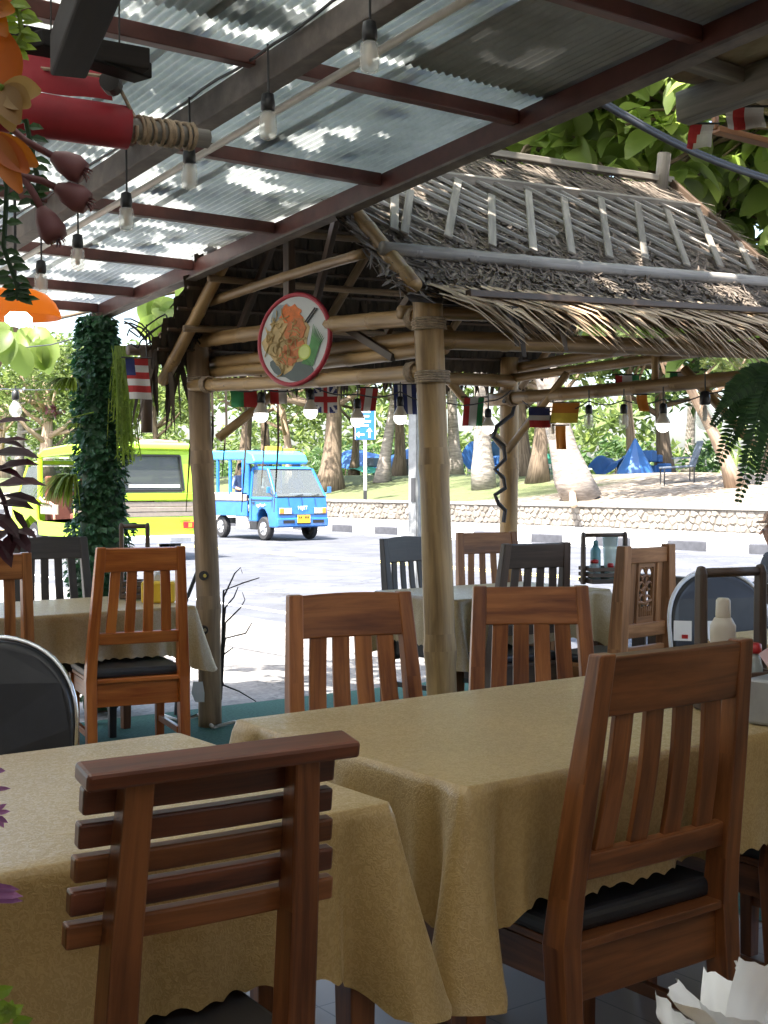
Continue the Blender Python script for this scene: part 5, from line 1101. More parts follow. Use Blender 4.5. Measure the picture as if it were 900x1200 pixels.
def seated(loc, rz, shirt, label, hat=None, arm=0.0, legs=True, s=1.0):
    """seated figure, local +y is where it looks; one continuous skin, hair and hat as children"""
    P = [(0, 0, .10), (0, -.01, .30), (0, -.02, .47), (0, 0, .575), (0, .015, .63), (0, .03, .735), (0, .025, .82),
         (.17, -.01, .53), (.25, .04, .30), (.22, .26, .24 + arm), (.20, .34, .24 + arm), (-.17, -.01, .53), (-.25, .04, .30), (-.22, .26, .24), (-.20, .34, .24),
         (.10, .05, .08), (.13, .42, .10), (.13, .44, -.28), (.13, .54, -.34), (-.10, .05, .08), (-.13, .42, .10), (-.13, .44, -.28), (-.13, .54, -.34)]
    E = [(0, 1), (1, 2), (2, 3), (3, 4), (4, 5), (5, 6), (2, 7), (7, 8), (8, 9), (9, 10), (2, 11), (11, 12), (12, 13), (13, 14), (0, 15), (15, 16), (16, 17), (17, 18), (0, 19), (19, 20), (20, 21), (21, 22)]
    Rr = [(.16, .13), (.155, .115), (.16, .11), .060, .050, (.092, .112), (.066, .078), .062, .050, .040, .030, .062, .050, .040, .030, .085, .068, .048, .04, .085, .068, .048, .04]
    me = skin_mesh('person', [Vector(p) * s for p in P], E, [tuple(x * s for x in r) if hasattr(r, '__len__') else r * s for r in Rr])
    for m in (shirt, 'skin', 'trousers'): me.materials.append(MATS[m])
    for f in me.polygons:
        c = f.center / s
        f.material_index = 1 if c.z > .585 or (c.y > .17 and c.z > .16) else 2 if (c.z < .16 and c.y > -.02) or c.z < .08 else 0
        f.use_smooth = True
    t = thing('person', label, 'person', loc, rz); o = bpy.data.objects.new('body', me); COL.objects.link(o); o.parent = t
    k = s
    hb = MB()
    for i in range(9):
        pass
    hb.lathe([(.001, .135), (.05, .128), (.085, .10), (.100, .055), (.102, .01), (.090, -.04), (.06, -.06)], 16, (0, -.022, .765)); h = hb.build('hair', 'hair', t, smooth=True); h.scale = (.92 * k, k, k)
    fb = MB()
    for sx in (-1, 1): fb.box((sx * .032, .132, .765), (.024, .008, .010))
    fb.box((0, .130, .695), (.04, .006, .008)); f_ = fb.build('eyes_and_mouth', 'hair', t); f_.scale = (k, k, k)
    nb = MB(); nb.bar((0, .118, .76), (0, .146, .725), .016, .016, w1=.026, h1=.02); n_ = nb.build('nose', 'skin', t, bevel=.004); n_.scale = (k, k, k)
    if hat: mb = MB(); mb.lathe([(.17, .0), (.16, .012), (.112, .02), (.106, .07), (.06, .105), (.001, .11)], 18, (0, .0, .815)); q = mb.build('hat', hat, t, smooth=True); q.scale = (k, k, k)
    return t
seated((15.86, 25.86, .98 - .008), R(180), 'shirt_white', 'driver in a white shirt at the wheel of the blue truck', s=.80)
seated((15.92, 27.2, .92), R(180), 'shirt_blue', 'passenger in a light blue shirt sitting in the open back of the blue truck', s=.98)
seated((16.62, 25.90, .98), R(180), 'shirt_blue', 'second person in a blue shirt beside the driver of the blue truck', s=.76)

def lime_truck():
    # rear face at y = 0, driving away along +y; the side towards the restaurant is -x
    t = thing('songthaew_truck', 'lime yellow passenger truck with brown striped rear panel moving away on the near lane', 'truck', (9.98, 20.0, -.008)); W = .82; B = 'paint_lime'
    mb = MB(); mb.box((0, .04, .56), (2 * W, .07, .40)); mb.build('tailgate', B, t, bevel=.03, seg=3)
    mb = MB(); mb.box((0, .02, .66), (1.3, .02, .05)); mb.build('tailgate_ridge', B, t, bevel=.008)
    mb = MB(); mb.box((W - .22, .005, .70), (.20, .03, .05)); mb.build('tailgate_handle', B, t, bevel=.01)
    for k in range(3): mb = MB(); mb.box((0, .032 - .004 * (k % 2), .79 + .085 * k), (2 * W - .01, .06, .08)); mb.build('stripe_panel', 'panel_taupe', t, bevel=.008)
    mb = MB(); mb.box((0, .03, 1.09), (2 * W, .08, .14)); mb.build('rear_belt', B, t, bevel=.02)
    for s in (-1, 1): mb = MB(); mb.bar((s * (W - .12), .03, 1.14), (s * (W - .17), .10, 1.88), .24, .07, up=(0, 1, 0)); mb.build('rear_pillar', B, t, bevel=.025)
    mb = MB(); mb.box((0, .09, 1.87), (2 * W - .24, .07, .14)); mb.build('rear_header', B, t, bevel=.02)
    mb = MB(); mb.quad((-W + .14, .035, 1.16), (W - .14, .035, 1.16), (W - .2, .08, 1.81), (-W + .2, .08, 1.81)); mb.build('rear_window', 'car_glass_dark', t, fix=False)
    mb = MB()
    for a, b in (((-W + .24, .0, 1.20), (W - .24, .0, 1.20)), ((W - .24, .0, 1.20), (W - .29, .05, 1.79)), ((W - .29, .05, 1.79), (-W + .29, .05, 1.79)), ((-W + .29, .05, 1.79), (-W + .24, .0, 1.20))): mb.bar(a, b, .035, .035)
    mb.build('window_seal', 'black_plastic', t, bevel=.008)
    mb = MB(); mb.box((.05, .035, 1.27), (.95, .01, .05)); mb.build('window_sticker', 'white_paint', t)
    mb = MB(); mb.prism([(-.02, 1.90), (.02, 1.97), (.2, 2.02), (1.6, 2.02), (2.9, 1.95), (3.2, 1.85), (3.2, 1.78), (.1, 1.86)], 'x', -W + .04, W - .04); mb.build('roof', B, t, bevel=.06, seg=3)
    for s in (-1, 1):
        mb = MB(); mb.box((s * (W - .14), .0, .60), (.22, .05, .11)); l = mb.build('tail_light', 'tail_red', t, bevel=.012); mb = MB(); mb.box((s * (W - .13), -.022, .60), (.07, .02, .08)); mb.build('indicator', 'lens_orange', l)
        wheel(t, s * (W - .12), .75, .30, .17, s); wheel(t, s * (W - .12), 3.35, .30, .17, s)
        for y, w in ((.16, .24), (1.40, .10), (3.08, .12)): mb = MB(); mb.box((s * (W - .06), y, 1.42), (.07, w, .90)); mb.build('side_pillar', B, t, bevel=.015)
        mb = MB(); mb.box((s * (W - .02), .78, .84), (.04, 1.35, .46)); mb.build('side_panel', B, t, bevel=.02); mb = MB(); mb.box((s * (W + .004), .78, .90), (.012, 1.2, .20)); mb.build('side_stripe', 'panel_taupe', t)
        mb = MB(); mb.prism([(.06, .36), (.36, .36), (.45, .60), (.75, .72), (1.05, .60), (1.15, .36), (2.95, .36), (3.02, .60), (3.35, .72), (3.65, .60), (3.72, .36), (4.30, .36), (4.34, .80), (4.2, 1.02), (3.1, 1.02), (3.02, .64), (.06, .64)], 'x', s * W - .025, s * W + .025); mb.build('lower_side', B, t, bevel=.012)
        mb = MB(); mb.quad((s * (W - .03), 3.16, 1.04), (s * (W - .03), 4.10, 1.04), (s * (W - .10), 3.80, 1.62), (s * (W - .10), 3.16, 1.66)); mb.build('cab_window', 'car_glass', t, fix=False)
        mb = MB(); mb.bar((s * (W - .04), 4.16, 1.0), (s * (W - .12), 3.78, 1.66), .06, .06); mb.build('front_pillar', B, t, bevel=.012)
    mb = MB(); mb.prism([(3.1, 1.66), (3.1, 1.74), (3.7, 1.72), (3.86, 1.64)], 'x', -W + .08, W - .08); mb.build('cab_roof', B, t, bevel=.03)
    mb = MB(); mb.prism([(4.2, .36), (4.34, .40), (4.34, .82), (4.22, 1.02), (4.1, 1.02), (4.1, .4)], 'x', -W + .02, W - .02); mb.build('cab_front', B, t, bevel=.03)
    mb = MB(); mb.quad((-W + .07, 4.17, 1.04), (W - .07, 4.17, 1.04), (W - .15, 3.80, 1.63), (-W + .15, 3.80, 1.63)); mb.build('windshield', 'car_glass', t, fix=False)
    mb = MB(); mb.box((0, 2.1, .42), (1.5, 4.1, .08)); mb.build('floor_pan', 'black_metal', t)
    mb = MB(); mb.box((.2, 1.46, .95), (1.1, .12, .80)); mb.box((-.3, 1.75, .70), (.7, .5, .16)); mb.build('rear_seat', 'seat_brown', t, bevel=.03); mb = MB(); mb.box((-.30, 1.78, .53), (.7, .5, .17)); mb.build('seat_base', 'panel_green', t, bevel=.01)
    mb = MB(); mb.box((0, 2.98, 1.0), (1.4, .1, .9)); mb.build('cab_seat', 'seat_brown', t, bevel=.03); mb = MB(); mb.box((-W + .04, 2.6, .84), (.03, .8, .18)); mb.build('entry_guard', 'panel_taupe', t, bevel=.008)
    mb = MB(); mb.tube([(-W + .02, 3.0, 1.05), (-W + .02, 2.85, .98), (-W + .02, 2.5, .96), (-W + .02, 2.35, .92), (-W + .02, 2.3, .55)], .028, 8); mb.build('grab_rail', 'rail_pink', t, smooth=True)
    mb = MB(); mb.box((0, -.05, .36), (2 * W - .02, .14, .14)); mb.build('rear_bumper', 'white_trim', t, bevel=.03); mb = MB(); mb.box((.45, -.125, .36), (.4, .012, .07)); mb.build('bumper_insert', 'steel_grey', t)
    mb = MB(); mb.tube([(-.1, .3, 2.02), (.2, .3, 2.04), (.62, .3, 2.02)], .035, 8); mb.build('roof_roll', 'rail_pink', t, smooth=True)
    return t
lime_truck()

# ------------------------------------------------------------------ roadside and park furniture
plain('sign_blue', (.01, .10, .48), .4, noise_amt=.03); plain('tarp_blue', (.016, .085, .26), .6, noise_amt=.2, scale=2); plain('tarp_green', (.03, .25, .16), .6, noise_amt=.2, scale=2); plain('chair_slate', (.085, .105, .14), .6)
b = onz(428, 583, .8); b.z = bank_h(b.x, b.y); sg = thing('road_sign', 'blue direction sign with white arrows on a white pole above the stone wall', 'road sign', (b.x, b.y, b.z - .05), -TH)
k = (b - EYE).dot(fh) / F; zc = lambda py: CH + (565 - py) * k - b.z + .05
mb = MB(); mb.box((0, 0, zc(478) / 2), (.11, .11, zc(478))); mb.build('pole', 'white_paint', sg, bevel=.01); mb = MB(); mb.box((0, 0, .2), (.125, .125, .4)); mb.build('pole_foot', 'black_metal', sg)
mb = MB(); mb.box((0, -.08, zc(497)), (24 * k, .04, 37 * k)); pn = mb.build('panel', 'sign_blue', sg, bevel=.01)
mb = MB()
for z, w in ((483, 14), (488, 11), (494, 15), (499, 10)): mb.box((-1 * k, -.104, zc(z)), (w * k, .008, 2.1 * k))
mb.build('lettering', 'white_paint', pn); mb = MB(); mb.box((5 * k, -.104, zc(509)), (2.2 * k, .008, 8 * k)); mb.prism([(1.5 * k, zc(506)), (5 * k, zc(501.5)), (8.5 * k, zc(506))], 'y', -.108, -.1); mb.box((-5 * k, -.104, zc(509.5)), (8 * k, .008, 2 * k)); mb.prism([(-7 * k, zc(506)), (-11 * k, zc(509.5)), (-7 * k, zc(513))], 'y', -.108, -.1); mb.build('arrow', 'white_paint', pn)
mb = MB()
for a in ((-12, 0), (12, 0)): mb.box((a[0] * .96 * k, -.102, zc(497)), (.5 * k, .006, 36 * k))
mb.build('border', 'white_paint', pn)
p = on_u(488, 7.42); pl = thing('steel_pole', 'square grey galvanised steel pole at the roadside behind the gazebo', 'pole', (p.x, p.y, -.012), R(8)); mb = MB(); mb.box((0, 0, 2.3), (.115, .10, 4.6)); mb.build('shaft', 'steel_grey', pl, bevel=.006); mb = MB(); mb.box((-.03, -.052, 2.3), (.03, .012, 4.6)); mb.build('flange', 'steel_grey', pl); mb = MB(); mb.box((-.062, -.02, 1.27), (.01, .05, .22)); mb.build('sticker', 'cable_black', pl); mb = MB(); mb.box((0, 0, .02), (.26, .26, .03)); mb.build('base_plate', 'steel_grey', pl)
def tarp(name, pxs, x, z0, z1, label, mat, rise=.5):
    a, c = on_u(pxs[0], x), on_u(pxs[1], x + 1.2); t = thing(name, label, 'tent', (a.x, a.y, 0)); n = 12; d = c - a; dep = Vector((2.2, .6, 0)); vs_ = []
    for i in range(n + 1):
        for j in range(n + 1):
            u, v_ = i / n, j / n; q = d * u + dep * v_; vs_.append((q.x, q.y, z0 + (z1 - z0) * math.sin(math.pi * v_) ** .6 + rise * .12 * math.sin(u * 9) - .25 * math.sin(u * math.pi) + .15 * fbm((u * 4, v_ * 4, x))))
    mb = MB(); mb.add(vs_, [(i * (n + 1) + j, (i + 1) * (n + 1) + j, (i + 1) * (n + 1) + j + 1, i * (n + 1) + j + 1) for i in range(n) for j in range(n)]); mb.build('tarpaulin', mat, t, fix=False, smooth=True)
    for u in (0, 1):
        for v_ in (0, 1): q = d * u + dep * v_; mb = MB(); g = bank_h(a.x + q.x, a.y + q.y); mb.tube([(q.x, q.y, g - .05), (q.x, q.y, z0 + .05)], .03, 6); mb.build('pole', 'bark_tan', t)
    return t
tarp('tarpaulin_tent', (392, 480), 38, 2.1, 3.0, 'blue tarpaulin shelter behind the road sign', 'tarp_blue')
tarp('tarpaulin_tent', (405, 470), 35.5, 1.95, 2.15, 'low green tarpaulin awning in front of the blue shelter', 'tarp_green', .2)
tarp('tarpaulin_tent', (538, 566), 36, 2.2, 3.1, 'blue tarpaulin shelter right behind the straight palm trunk', 'tarp_blue')
tarp('tarpaulin_tent', (688, 722), 36, 1.85, 2.35, 'low blue tarpaulin heap beside the leaning palm', 'tarp_blue')
p = on_u(744, 35); t = thing('hanging_tarp', 'blue cloth hung to a point from a tree branch', 'tarp', (p.x, p.y, 1.6)); mb = MB(); mb.lathe([(.70, 0), (.60, .25), (.46, .5), (.30, .8), (.16, 1.05), (.03, 1.3)], 9); mb.build('cloth', 'tarp_blue', t); mb = MB(); mb.tube([(0, 0, 1.25), (-.1, .2, 3.2)], .02, 5); mb.build('rope', 'rope', t)
for k, (px, x, lab, m_) in enumerate(((577, 37, 'blue plastic crate pile near the straight palm', 'tarp_blue'), (765, 37, 'dark blue beach chair beside the hanging cloth', 'tarp_blue'), (640, 36, 'pale green cooler box under the dark park tree', 'tarp_green'), (440, 37, 'stack of grey baskets under the blue shelter', 'chair_slate'), (470, 36.5, 'dark bundle under the blue shelter', 'trousers'))):
    p = on_u(px, x); g = bank_h(p.x, p.y); t = thing('beach_goods', lab, 'beach goods', (p.x, p.y, g - .02), R(20)); r3 = random.Random(k)
    for i in range(5): mb = MB(); s_ = r3.uniform(.35, .6); mb.box((r3.uniform(-.5, .5), r3.uniform(-.4, .4), s_ * .4 + (.45 if i > 2 else 0)), (s_, s_ * .8, s_ * .8)); mb.build('piece', m_, t, bevel=.05)
p = on_u(803, 31); g = bank_h(p.x, p.y); t = thing('deck_chair', 'grey reclining deck chair on thin legs on the leaf covered bank', 'deck chair', (p.x, p.y, g + .25), -TH)
mb = MB(); mb.bar((-.75, 0, .18), (.25, 0, .24), .62, .07); mb.build('seat', 'chair_slate', t, bevel=.02); mb = MB(); mb.bar((.2, 0, .25), (.45, 0, 1.0), .62, .08); mb.build('backrest', 'chair_slate', t, bevel=.02)
for x_, y_ in ((-.7, -.28), (.2, -.28), (-.7, .28), (.2, .28)): mb = MB(); mb.box((x_, y_, -.08), (.035, .035, .55)); mb.build('leg', 'black_metal', t)
for s in (-1, 1): mb = MB(); mb.bar((-.35, s * .32, .48), (.3, s * .32, .5), .05, .04); mb.build('armrest', 'chair_slate', t)
# fallen branch on the grass
a = [onz(x, y, .95) for x, y in ((620, 572), (640, 570), (657, 571), (668, 577), (672, 582))]
for q in a: q.z = bank_h(q.x, q.y) + .06
mb = MB(); mb.tube(a, [.03, .05, .06, .08, .10], 7); tag(mb.build('fallen_branch', 'bark_tan', smooth=True), 'curved fallen branch lying on the grass left of the leaning palm', 'branch')

# ------------------------------------------------------------------ person at the right edge
p = atd(911, 640, 9.0); pr = seated((p.x, p.y, .33), R(60), 'shirt_black', 'person in black wearing a brown hat, seated by the road', hat='hat_tan', s=.88)
mb = MB(); mb.lathe([(.17, .0), (.155, .02), (.14, .24), (.16, .29)], 14); o = tag(mb.build('stool', 'blue_plastic', smooth=True), 'plastic stool under the person in black', 'stool'); o.location = (p.x, p.y, 0)
# ------------------------------------------------------------------ round food sign on the gazebo
plain('print_plate', (.30, .36, .38), .5, noise_amt=.2); plain('print_noodle', (.55, .40, .18), .5, noise_amt=.3); plain('print_shrimp', (.55, .17, .05), .5, noise_amt=.3, scale=40); plain('print_carrot', (.72, .18, .03), .5, noise_amt=.3, scale=40); plain('print_lime', (.50, .60, .10), .5); plain('print_lime_in', (.62, .70, .25), .5); plain('print_chive', (.08, .26, .08), .5, noise_amt=.3); plain('print_dark', (.10, .13, .13), .5); plain('sign_rim', (.40, .03, .05), .45); plain('print_white', (.62, .64, .64), .5, noise_amt=.06, scale=6)
c = onx(345, 398, 3.31); sn = thing('food_sign', 'round red rimmed sign picturing noodles with lime, hung on the gazebo', 'sign', c); sn.rotation_euler = Matrix(((0, 0, 0),) * 3 or None).to_euler() if False else (0, 0, 0)
n_ = Vector((-.95, -.31, .06)).normalized(); xx = Vector((0, 0, 1)).cross(n_).normalized(); yy = n_.cross(xx); rot = Matrix((xx, yy, n_)).transposed() @ Matrix.Rotation(R(-14), 3, 'Z'); sn.rotation_euler = rot.to_euler()
RD = .212
def disc(mb, x, y, r, z0, z1, n=40): mb.prism([(x + r * math.cos(6.2832 * i / n), y + r * math.sin(6.2832 * i / n)) for i in range(n)], 'z', z0, z1)
mb = MB(); disc(mb, 0, 0, RD - .008, -.012, .004); mb.build('plate', 'print_white', sn)
mb = MB(); mb.tube([(RD * math.cos(6.2832 * i / 48), RD * math.sin(6.2832 * i / 48), 0) for i in range(49)], .012, 8, cap=False); mb.build('rim', 'sign_rim', sn, smooth=True)
r4 = random.Random(8)
def blob(x, y, rx, ry, z, mat, name, rough=.25, n=22):
    mb = MB(); ph = r4.uniform(0, 6); mb.prism([(x + rx * (1 + rough * fbm((math.cos(i * 6.2832 / n) * 2 + ph, math.sin(i * 6.2832 / n) * 2, ph))) * math.cos(6.2832 * i / n), y + ry * (1 + rough * fbm((math.cos(i * 6.2832 / n) * 2, math.sin(i * 6.2832 / n) * 2 + ph, 3))) * math.sin(6.2832 * i / n)) for i in range(n)], 'z', .003, z); return mb.build(name, mat, sn)
blob(.02, -.13, .13, .06, .0055, 'print_dark', 'plate_shadow'); blob(-.10, .09, .07, .06, .005, 'print_plate', 'plate_tint'); blob(-.03, -.02, .13, .12, .006, 'print_noodle', 'noodle_bed', .5); blob(-.05, .11, .065, .045, .007, 'print_carrot', 'carrot', .6)
for q in ((0, .04, .055, .06), (.015, -.04, .06, .05), (-.01, -.09, .055, .035)): blob(*q, .0085, 'print_shrimp', 'shrimp', .5)
mb = MB()
for k in range(46):
    x, y = r4.uniform(-.16, .02), r4.uniform(-.15, .08); a = r4.uniform(0, 6.28); L = r4.uniform(.03, .08); cv = r4.uniform(-.02, .02)
    pts = [(x + math.cos(a) * L * f - math.sin(a) * cv * math.sin(f * 3.1), y + math.sin(a) * L * f + math.cos(a) * cv * math.sin(f * 3.1), .009) for f in (0, .33, .66, 1)]
    if all(math.hypot(p[0], p[1]) < RD - .015 for p in pts): mb.tube(pts, .0032, 4)
mb.build('noodles', 'print_noodle', sn, kind='stuff')
mb = MB()
for k in range(9): mb.ribbon([(.115 + .008 * k - .03, -.10, .009), (.12 + .006 * k - .01, 0, .0092), (.10 + .010 * k, .09 - .006 * k, .0094)], [.006, .010, .003], (1, .1, 0))
mb.build('chives', 'print_chive', sn, fix=False)
mb = MB(); disc(mb, .085, -.045, .037, .009, .0105, 24); l_ = mb.build('lime', 'print_lime', sn); mb = MB(); disc(mb, .085, -.045, .030, .0106, .0112, 24); mb.build('lime_flesh', 'print_lime_in', l_)
for dx in (0, .014): mb = MB(); mb.bar((.045 + dx, .09, .008), (.085 + dx, .165, .008), .005, .004); mb.build('chopstick', 'cable_black', sn)

# ------------------------------------------------------------------ bulbs and flags in the gazebo
def gb(px, py, pl, axis, lit, globe, lab, grp, size=1.0):
    p = onx(px, py, pl) if axis == 'x' else ony(px, py, pl); hanging_bulb('hanging_bulb', V(p.x, p.y, p.z + .20 * size), .085 * size, lit, lab, grp, size, globe)
GL2, LB2 = 'lit white bulbs hung along the back of the gazebo', 'lit white globe bulb in black socket hanging along the rear beam of the gazebo'
for px, py in ((306, 486), (364, 482), (419, 492), (469, 489)): gb(px, py, 5.9, 'y', True, True, LB2, GL2, 1.05)
gb(572, 501, 5.9, 'y', True, True, LB2, GL2, 1.0)
GL3, LB3 = 'unlit bulbs along the road side of the gazebo', 'unlit clear bulb in black socket hanging along the road side beam of the gazebo'
for px, py in ((648, 508), (690, 497), (731, 497)): gb(px, py, 5.5, 'x', False, px == 648, LB3, GL3)
gb(777, 498, 5.5, 'x', True, True, 'lone lit bulb between the unlit ones on the road side of the gazebo', None, 1.05)
gb(826, 492, 5.5, 'x', False, True, 'largest unlit bulb, closest to the fern on the gazebo', None, 1.35)
def wire(pts, name, lab, r=.004):
    mb = MB(); mb.tube(pts, r, 5); return tag(mb.build(name, 'cable_black', smooth=True), lab, 'wire')
def sagline(pp, pl, axis):
    res = []
    for (a, b), (c_, d_) in zip(pp[:-1], pp[1:]):
        for i in range(6):
            f = i / 6; x, y = a + (c_ - a) * f, b + (d_ - b) * f + 5 * math.sin(math.pi * f); res.append(onx(x, y, pl) if axis == 'x' else ony(x, y, pl))
    return res
wire(sagline([(262, 452), (306, 456), (364, 452), (419, 462), (469, 459), (515, 470), (572, 470), (604, 452)], 5.9, 'y'), 'bulb_wire', 'black wire carrying the lit bulbs across the back of the gazebo')
wire(sagline([(612, 470), (648, 482), (690, 470), (731, 469), (777, 468), (826, 462), (880, 440)], 5.5, 'x'), 'bulb_wire', 'black wire carrying the bulbs along the road side of the gazebo')
wire([atd(-20, 412, 8.6), atd(60, 404, 8.0), atd(120, 388, 7.4)], 'overhead_wire', 'thin black wire running past the big leaves left of the ivy column')
wire([atd(-20, 455, 9.5), atd(40, 457, 8.6), atd(100, 456, 7.6)], 'overhead_wire', 'lower thin wire left of the ivy column')
hanging_bulb('hanging_bulb', atd(18, 452, 8.9), .03, False, 'clear bulb on the lower wire left of the ivy column', None, 1.2, True)
cb = []
for i in range(14): f = i / 13; cb.append(atd(690 + 240 * f, 112 + 108 * f + 12 * math.sin(math.pi * f), 5.0 + .6 * f))
mb = MB(); mb.tube(cb, .012, 8); mb.tube([p + V(.01, 0, .012) for p in cb], .009, 6); tag(mb.build('power_cable', 'cable_black', smooth=True), 'thick grey black cable sagging in front of the big leaved tree', 'cable')
def flag(px, py, pl, axis, w, h, rotd, fn, label, sway=.25, size=(10, 8)):
    """small cloth flag; fn(u, v) names the colour of each patch of cloth"""
    p = onx(px, py, pl) if axis == 'x' else ony(px, py, pl) if axis == 'y' else atd(px, py, pl)
    t = thing('flag', label, 'flag', p, rotd); nu, nv = size; mats = []; mb = MB(); g = {}
    for i in range(nu + 1):
        for j in range(nv + 1): u, v_ = i / nu, j / nv; g[i, j] = (w * (u - .5) + sway * w * .2 * v_, .02 * math.sin(u * 6 + px) * v_ + .01 * math.sin(v_ * 5), -h * v_)
    for i in range(nu):
        for j in range(nv):
            m_ = fn((i + .5) / nu, (j + .5) / nv)
            if m_ not in mats: mats.append(m_)
            mb.add([g[i, j], g[i + 1, j], g[i + 1, j + 1], g[i, j + 1]], [(0, 1, 2, 3)], None, mats.index(m_))
    mb.build('cloth', mats, t, fix=False, smooth=True); mb = MB(); mb.tube([(-w / 2 - .02, 0, .004), (w / 2 + .02, 0, .004)], .004, 5); mb.build('hem_cord', 'black_plastic', t)
    return t
def jack(u, v):
    a, b = abs(u - .5), abs(v - .5)
    if a < .08 or b < .1: return 'flag_red'
    if a < .17 or b < .2: return 'flag_white'
    d = abs(a - b); return 'flag_white' if d < .07 else 'flag_blue'
bars = lambda *m: (lambda u, v: m[min(int(u * len(m)), len(m) - 1)])
rows_ = lambda *m: (lambda u, v: m[min(int(v * len(m)), len(m) - 1)])
stripes = lambda u, v: 'flag_blue' if u < .45 and v < .4 else ('flag_red' if int(v * 6) % 2 == 0 else 'flag_white')
flag(160, 420, 6.72, 'd', .115, .21, -TH + .3, stripes, 'red and white striped flag with blue corner by the hanging log', .9, (10, 12))
flag(226, 444, 7.3, 'd', .05, .16, -TH + .9, rows_('flag_red'), 'plain red flag beside the left gazebo post')
flag(285, 455, 5.95, 'y', .14, .10, -TH, bars('flag_green', 'flag_red'), 'green and red flag under the left gazebo beam')
flag(326, 456, 5.95, 'y', .09, .08, -TH, bars('flag_red', 'flag_white'), 'red cornered flag just below the round food sign')
flag(381, 452, 5.95, 'y', .13, .15, -TH, jack, 'blue flag with red and white crosses below the gazebo beam', .1, (24, 18))
flag(433, 455, 5.95, 'y', .10, .13, -TH, bars('flag_red', 'flag_white', 'flag_red'), 'red and white banded flag left of the front bamboo post', -.8)
flag(474, 451, 5.95, 'y', .13, .17, -TH, bars('flag_blue', 'flag_white', 'flag_blue', 'flag_white', 'flag_blue'), 'blue and white banded flag touching the front bamboo post', .3)
flag(556, 466, 5.95, 'y', .12, .17, -TH, bars('flag_red', 'flag_white', 'flag_green'), 'red white and green flag right of the front bamboo post', -.6)
flag(632, 478, 5.45, 'x', .13, .12, -TH, rows_('flag_blue', 'flag_white', 'flag_red'), 'blue white and red flag beside the far bamboo post', .2)
flag(664, 472, 5.45, 'x', .16, .12, -TH, rows_('flag_orange', 'flag_yellow'), 'large orange and yellow flag on the road side of the gazebo', -.6)
flag(657, 499, 5.45, 'x', .06, .14, -TH, rows_('flag_orange'), 'narrow orange pennant beside the leaning palm trunk')
flag(752, 463, 5.45, 'x', .06, .09, -TH, rows_('flag_orange'), 'small orange flag between the unlit bulbs', .8)
flag(735, 440, 5.6, 'x', .14, .09, -TH, bars('flag_red', 'flag_white', 'flag_green'), 'red white green flag tucked under the road side thatch')
flag(800, 437, 5.6, 'x', .14, .09, -TH, bars('flag_green', 'flag_white', 'flag_red'), 'green white red flag at the right end of the thatch')
flag(823, 146, 3.66, 'x', .085, .085, -TH, lambda u, v: 'flag_red' if u < .55 - .25 * v else 'flag_white', 'red and white flag below the weathered beam end', -.9)
flag(873, 126, 3.66, 'x', .13, .075, -TH, bars('flag_white', 'flag_red', 'flag_white', 'flag_white'), 'white flag with red block under the weathered beam', .1)

# ------------------------------------------------------------------ ivy column with plants
cbx = onx(117, 600, 3.16); cx, cyy = cbx.x, cbx.y
cz = lambda py: CH + (565 - py) * ((Vector((cx, cyy, 0)) - EYE).dot(fh)) / F
icol = thing('ivy_column', 'roof post wrapped in dark green artificial ivy', 'column', (cx, cyy, 0)); mb = MB(); mb.tube([(0, 0, 0), (0, 0, 2.30)], .055, 10); mb.build('post', 'wood_umber', icol)
iv = MB(); ri = random.Random(2)
for k in range(5200):
    z = ri.uniform(.1, 2.28); a = ri.uniform(0, 6.28); wv_ = .135 + .05 * fbm((math.cos(a) * 1.4, math.sin(a) * 1.4, z * 2.6)) + (.035 if z < 1.1 else 0) - (.035 * smooth01((z - 1.95) / .3)); r = wv_ * (ri.uniform(.72, 1.08)); p = V(r * math.cos(a), r * math.sin(a), z)
    d = V(math.cos(a + ri.uniform(-1, 1)), math.sin(a + ri.uniform(-1, 1)), ri.uniform(-1.3, .2)); leaf(iv, p, d, V(math.cos(a), math.sin(a), .5), ri.uniform(.03, .055), ri.uniform(.025, .042), .1)
iv.build('ivy_leaves', 'leaf_ivy', icol, fix=False, kind='stuff')
bd = MB(); bd.lathe([(.10, .02), (.13, .5), (.125, 1.0), (.10, 1.2), (.105, 1.9), (.07, 2.28)], 14); bd.build('ivy_backing', 'leaf_ivy', icol, smooth=True)
def tuft(px, py, d_, label, n, L, mat, droop, spread, dirx=0.0, w=.012):
    p = atd(px, py, d_); t = thing('grass_tuft', label, 'plant', p); mb = MB(); r5 = random.Random(int(px + py))
    for k in range(n):
        a = r5.uniform(0, 6.28); h = V(math.cos(a), math.sin(a), 0) * spread * r5.uniform(.4, 1) + rt * dirx * r5.uniform(.3, 1); l_ = L * r5.uniform(.6, 1.1); pts = []
        for i in range(5): f = i / 4; pts.append(h * l_ * f + V(0, 0, l_ * (.55 * f - droop * f * f)))
        mb.ribbon(pts, [w, w * 1.2, w, w * .7, w * .15], V(-h.y, h.x, .01) + rt * .02)
    mb.build('blades', mat, t, fix=False); return t
dc = (Vector((cx, cyy, 0)) - EYE).dot(fh)
tuft(86, 448, dc - .17, 'spiky lime grass tuft high on the ivy column', 190, .26, 'leaf_lime', .75, .45, -.7, .013)
tuft(86, 560, dc - .18, 'drooping lime grass tuft low on the ivy column', 190, .29, 'leaf_lime', 1.1, .4, -.75, .015)
tuft(90, 500, dc - .17, 'small grass sprig between the two lime tufts', 60, .16, 'leaf_lime', .6, .5, -.3, .008)
hp = atd(142, 405, dc - .16); t = thing('trailing_plant', 'long hanging lime green trailing plant on the right of the ivy column', 'plant', hp); mb = MB(); r5 = random.Random(12)
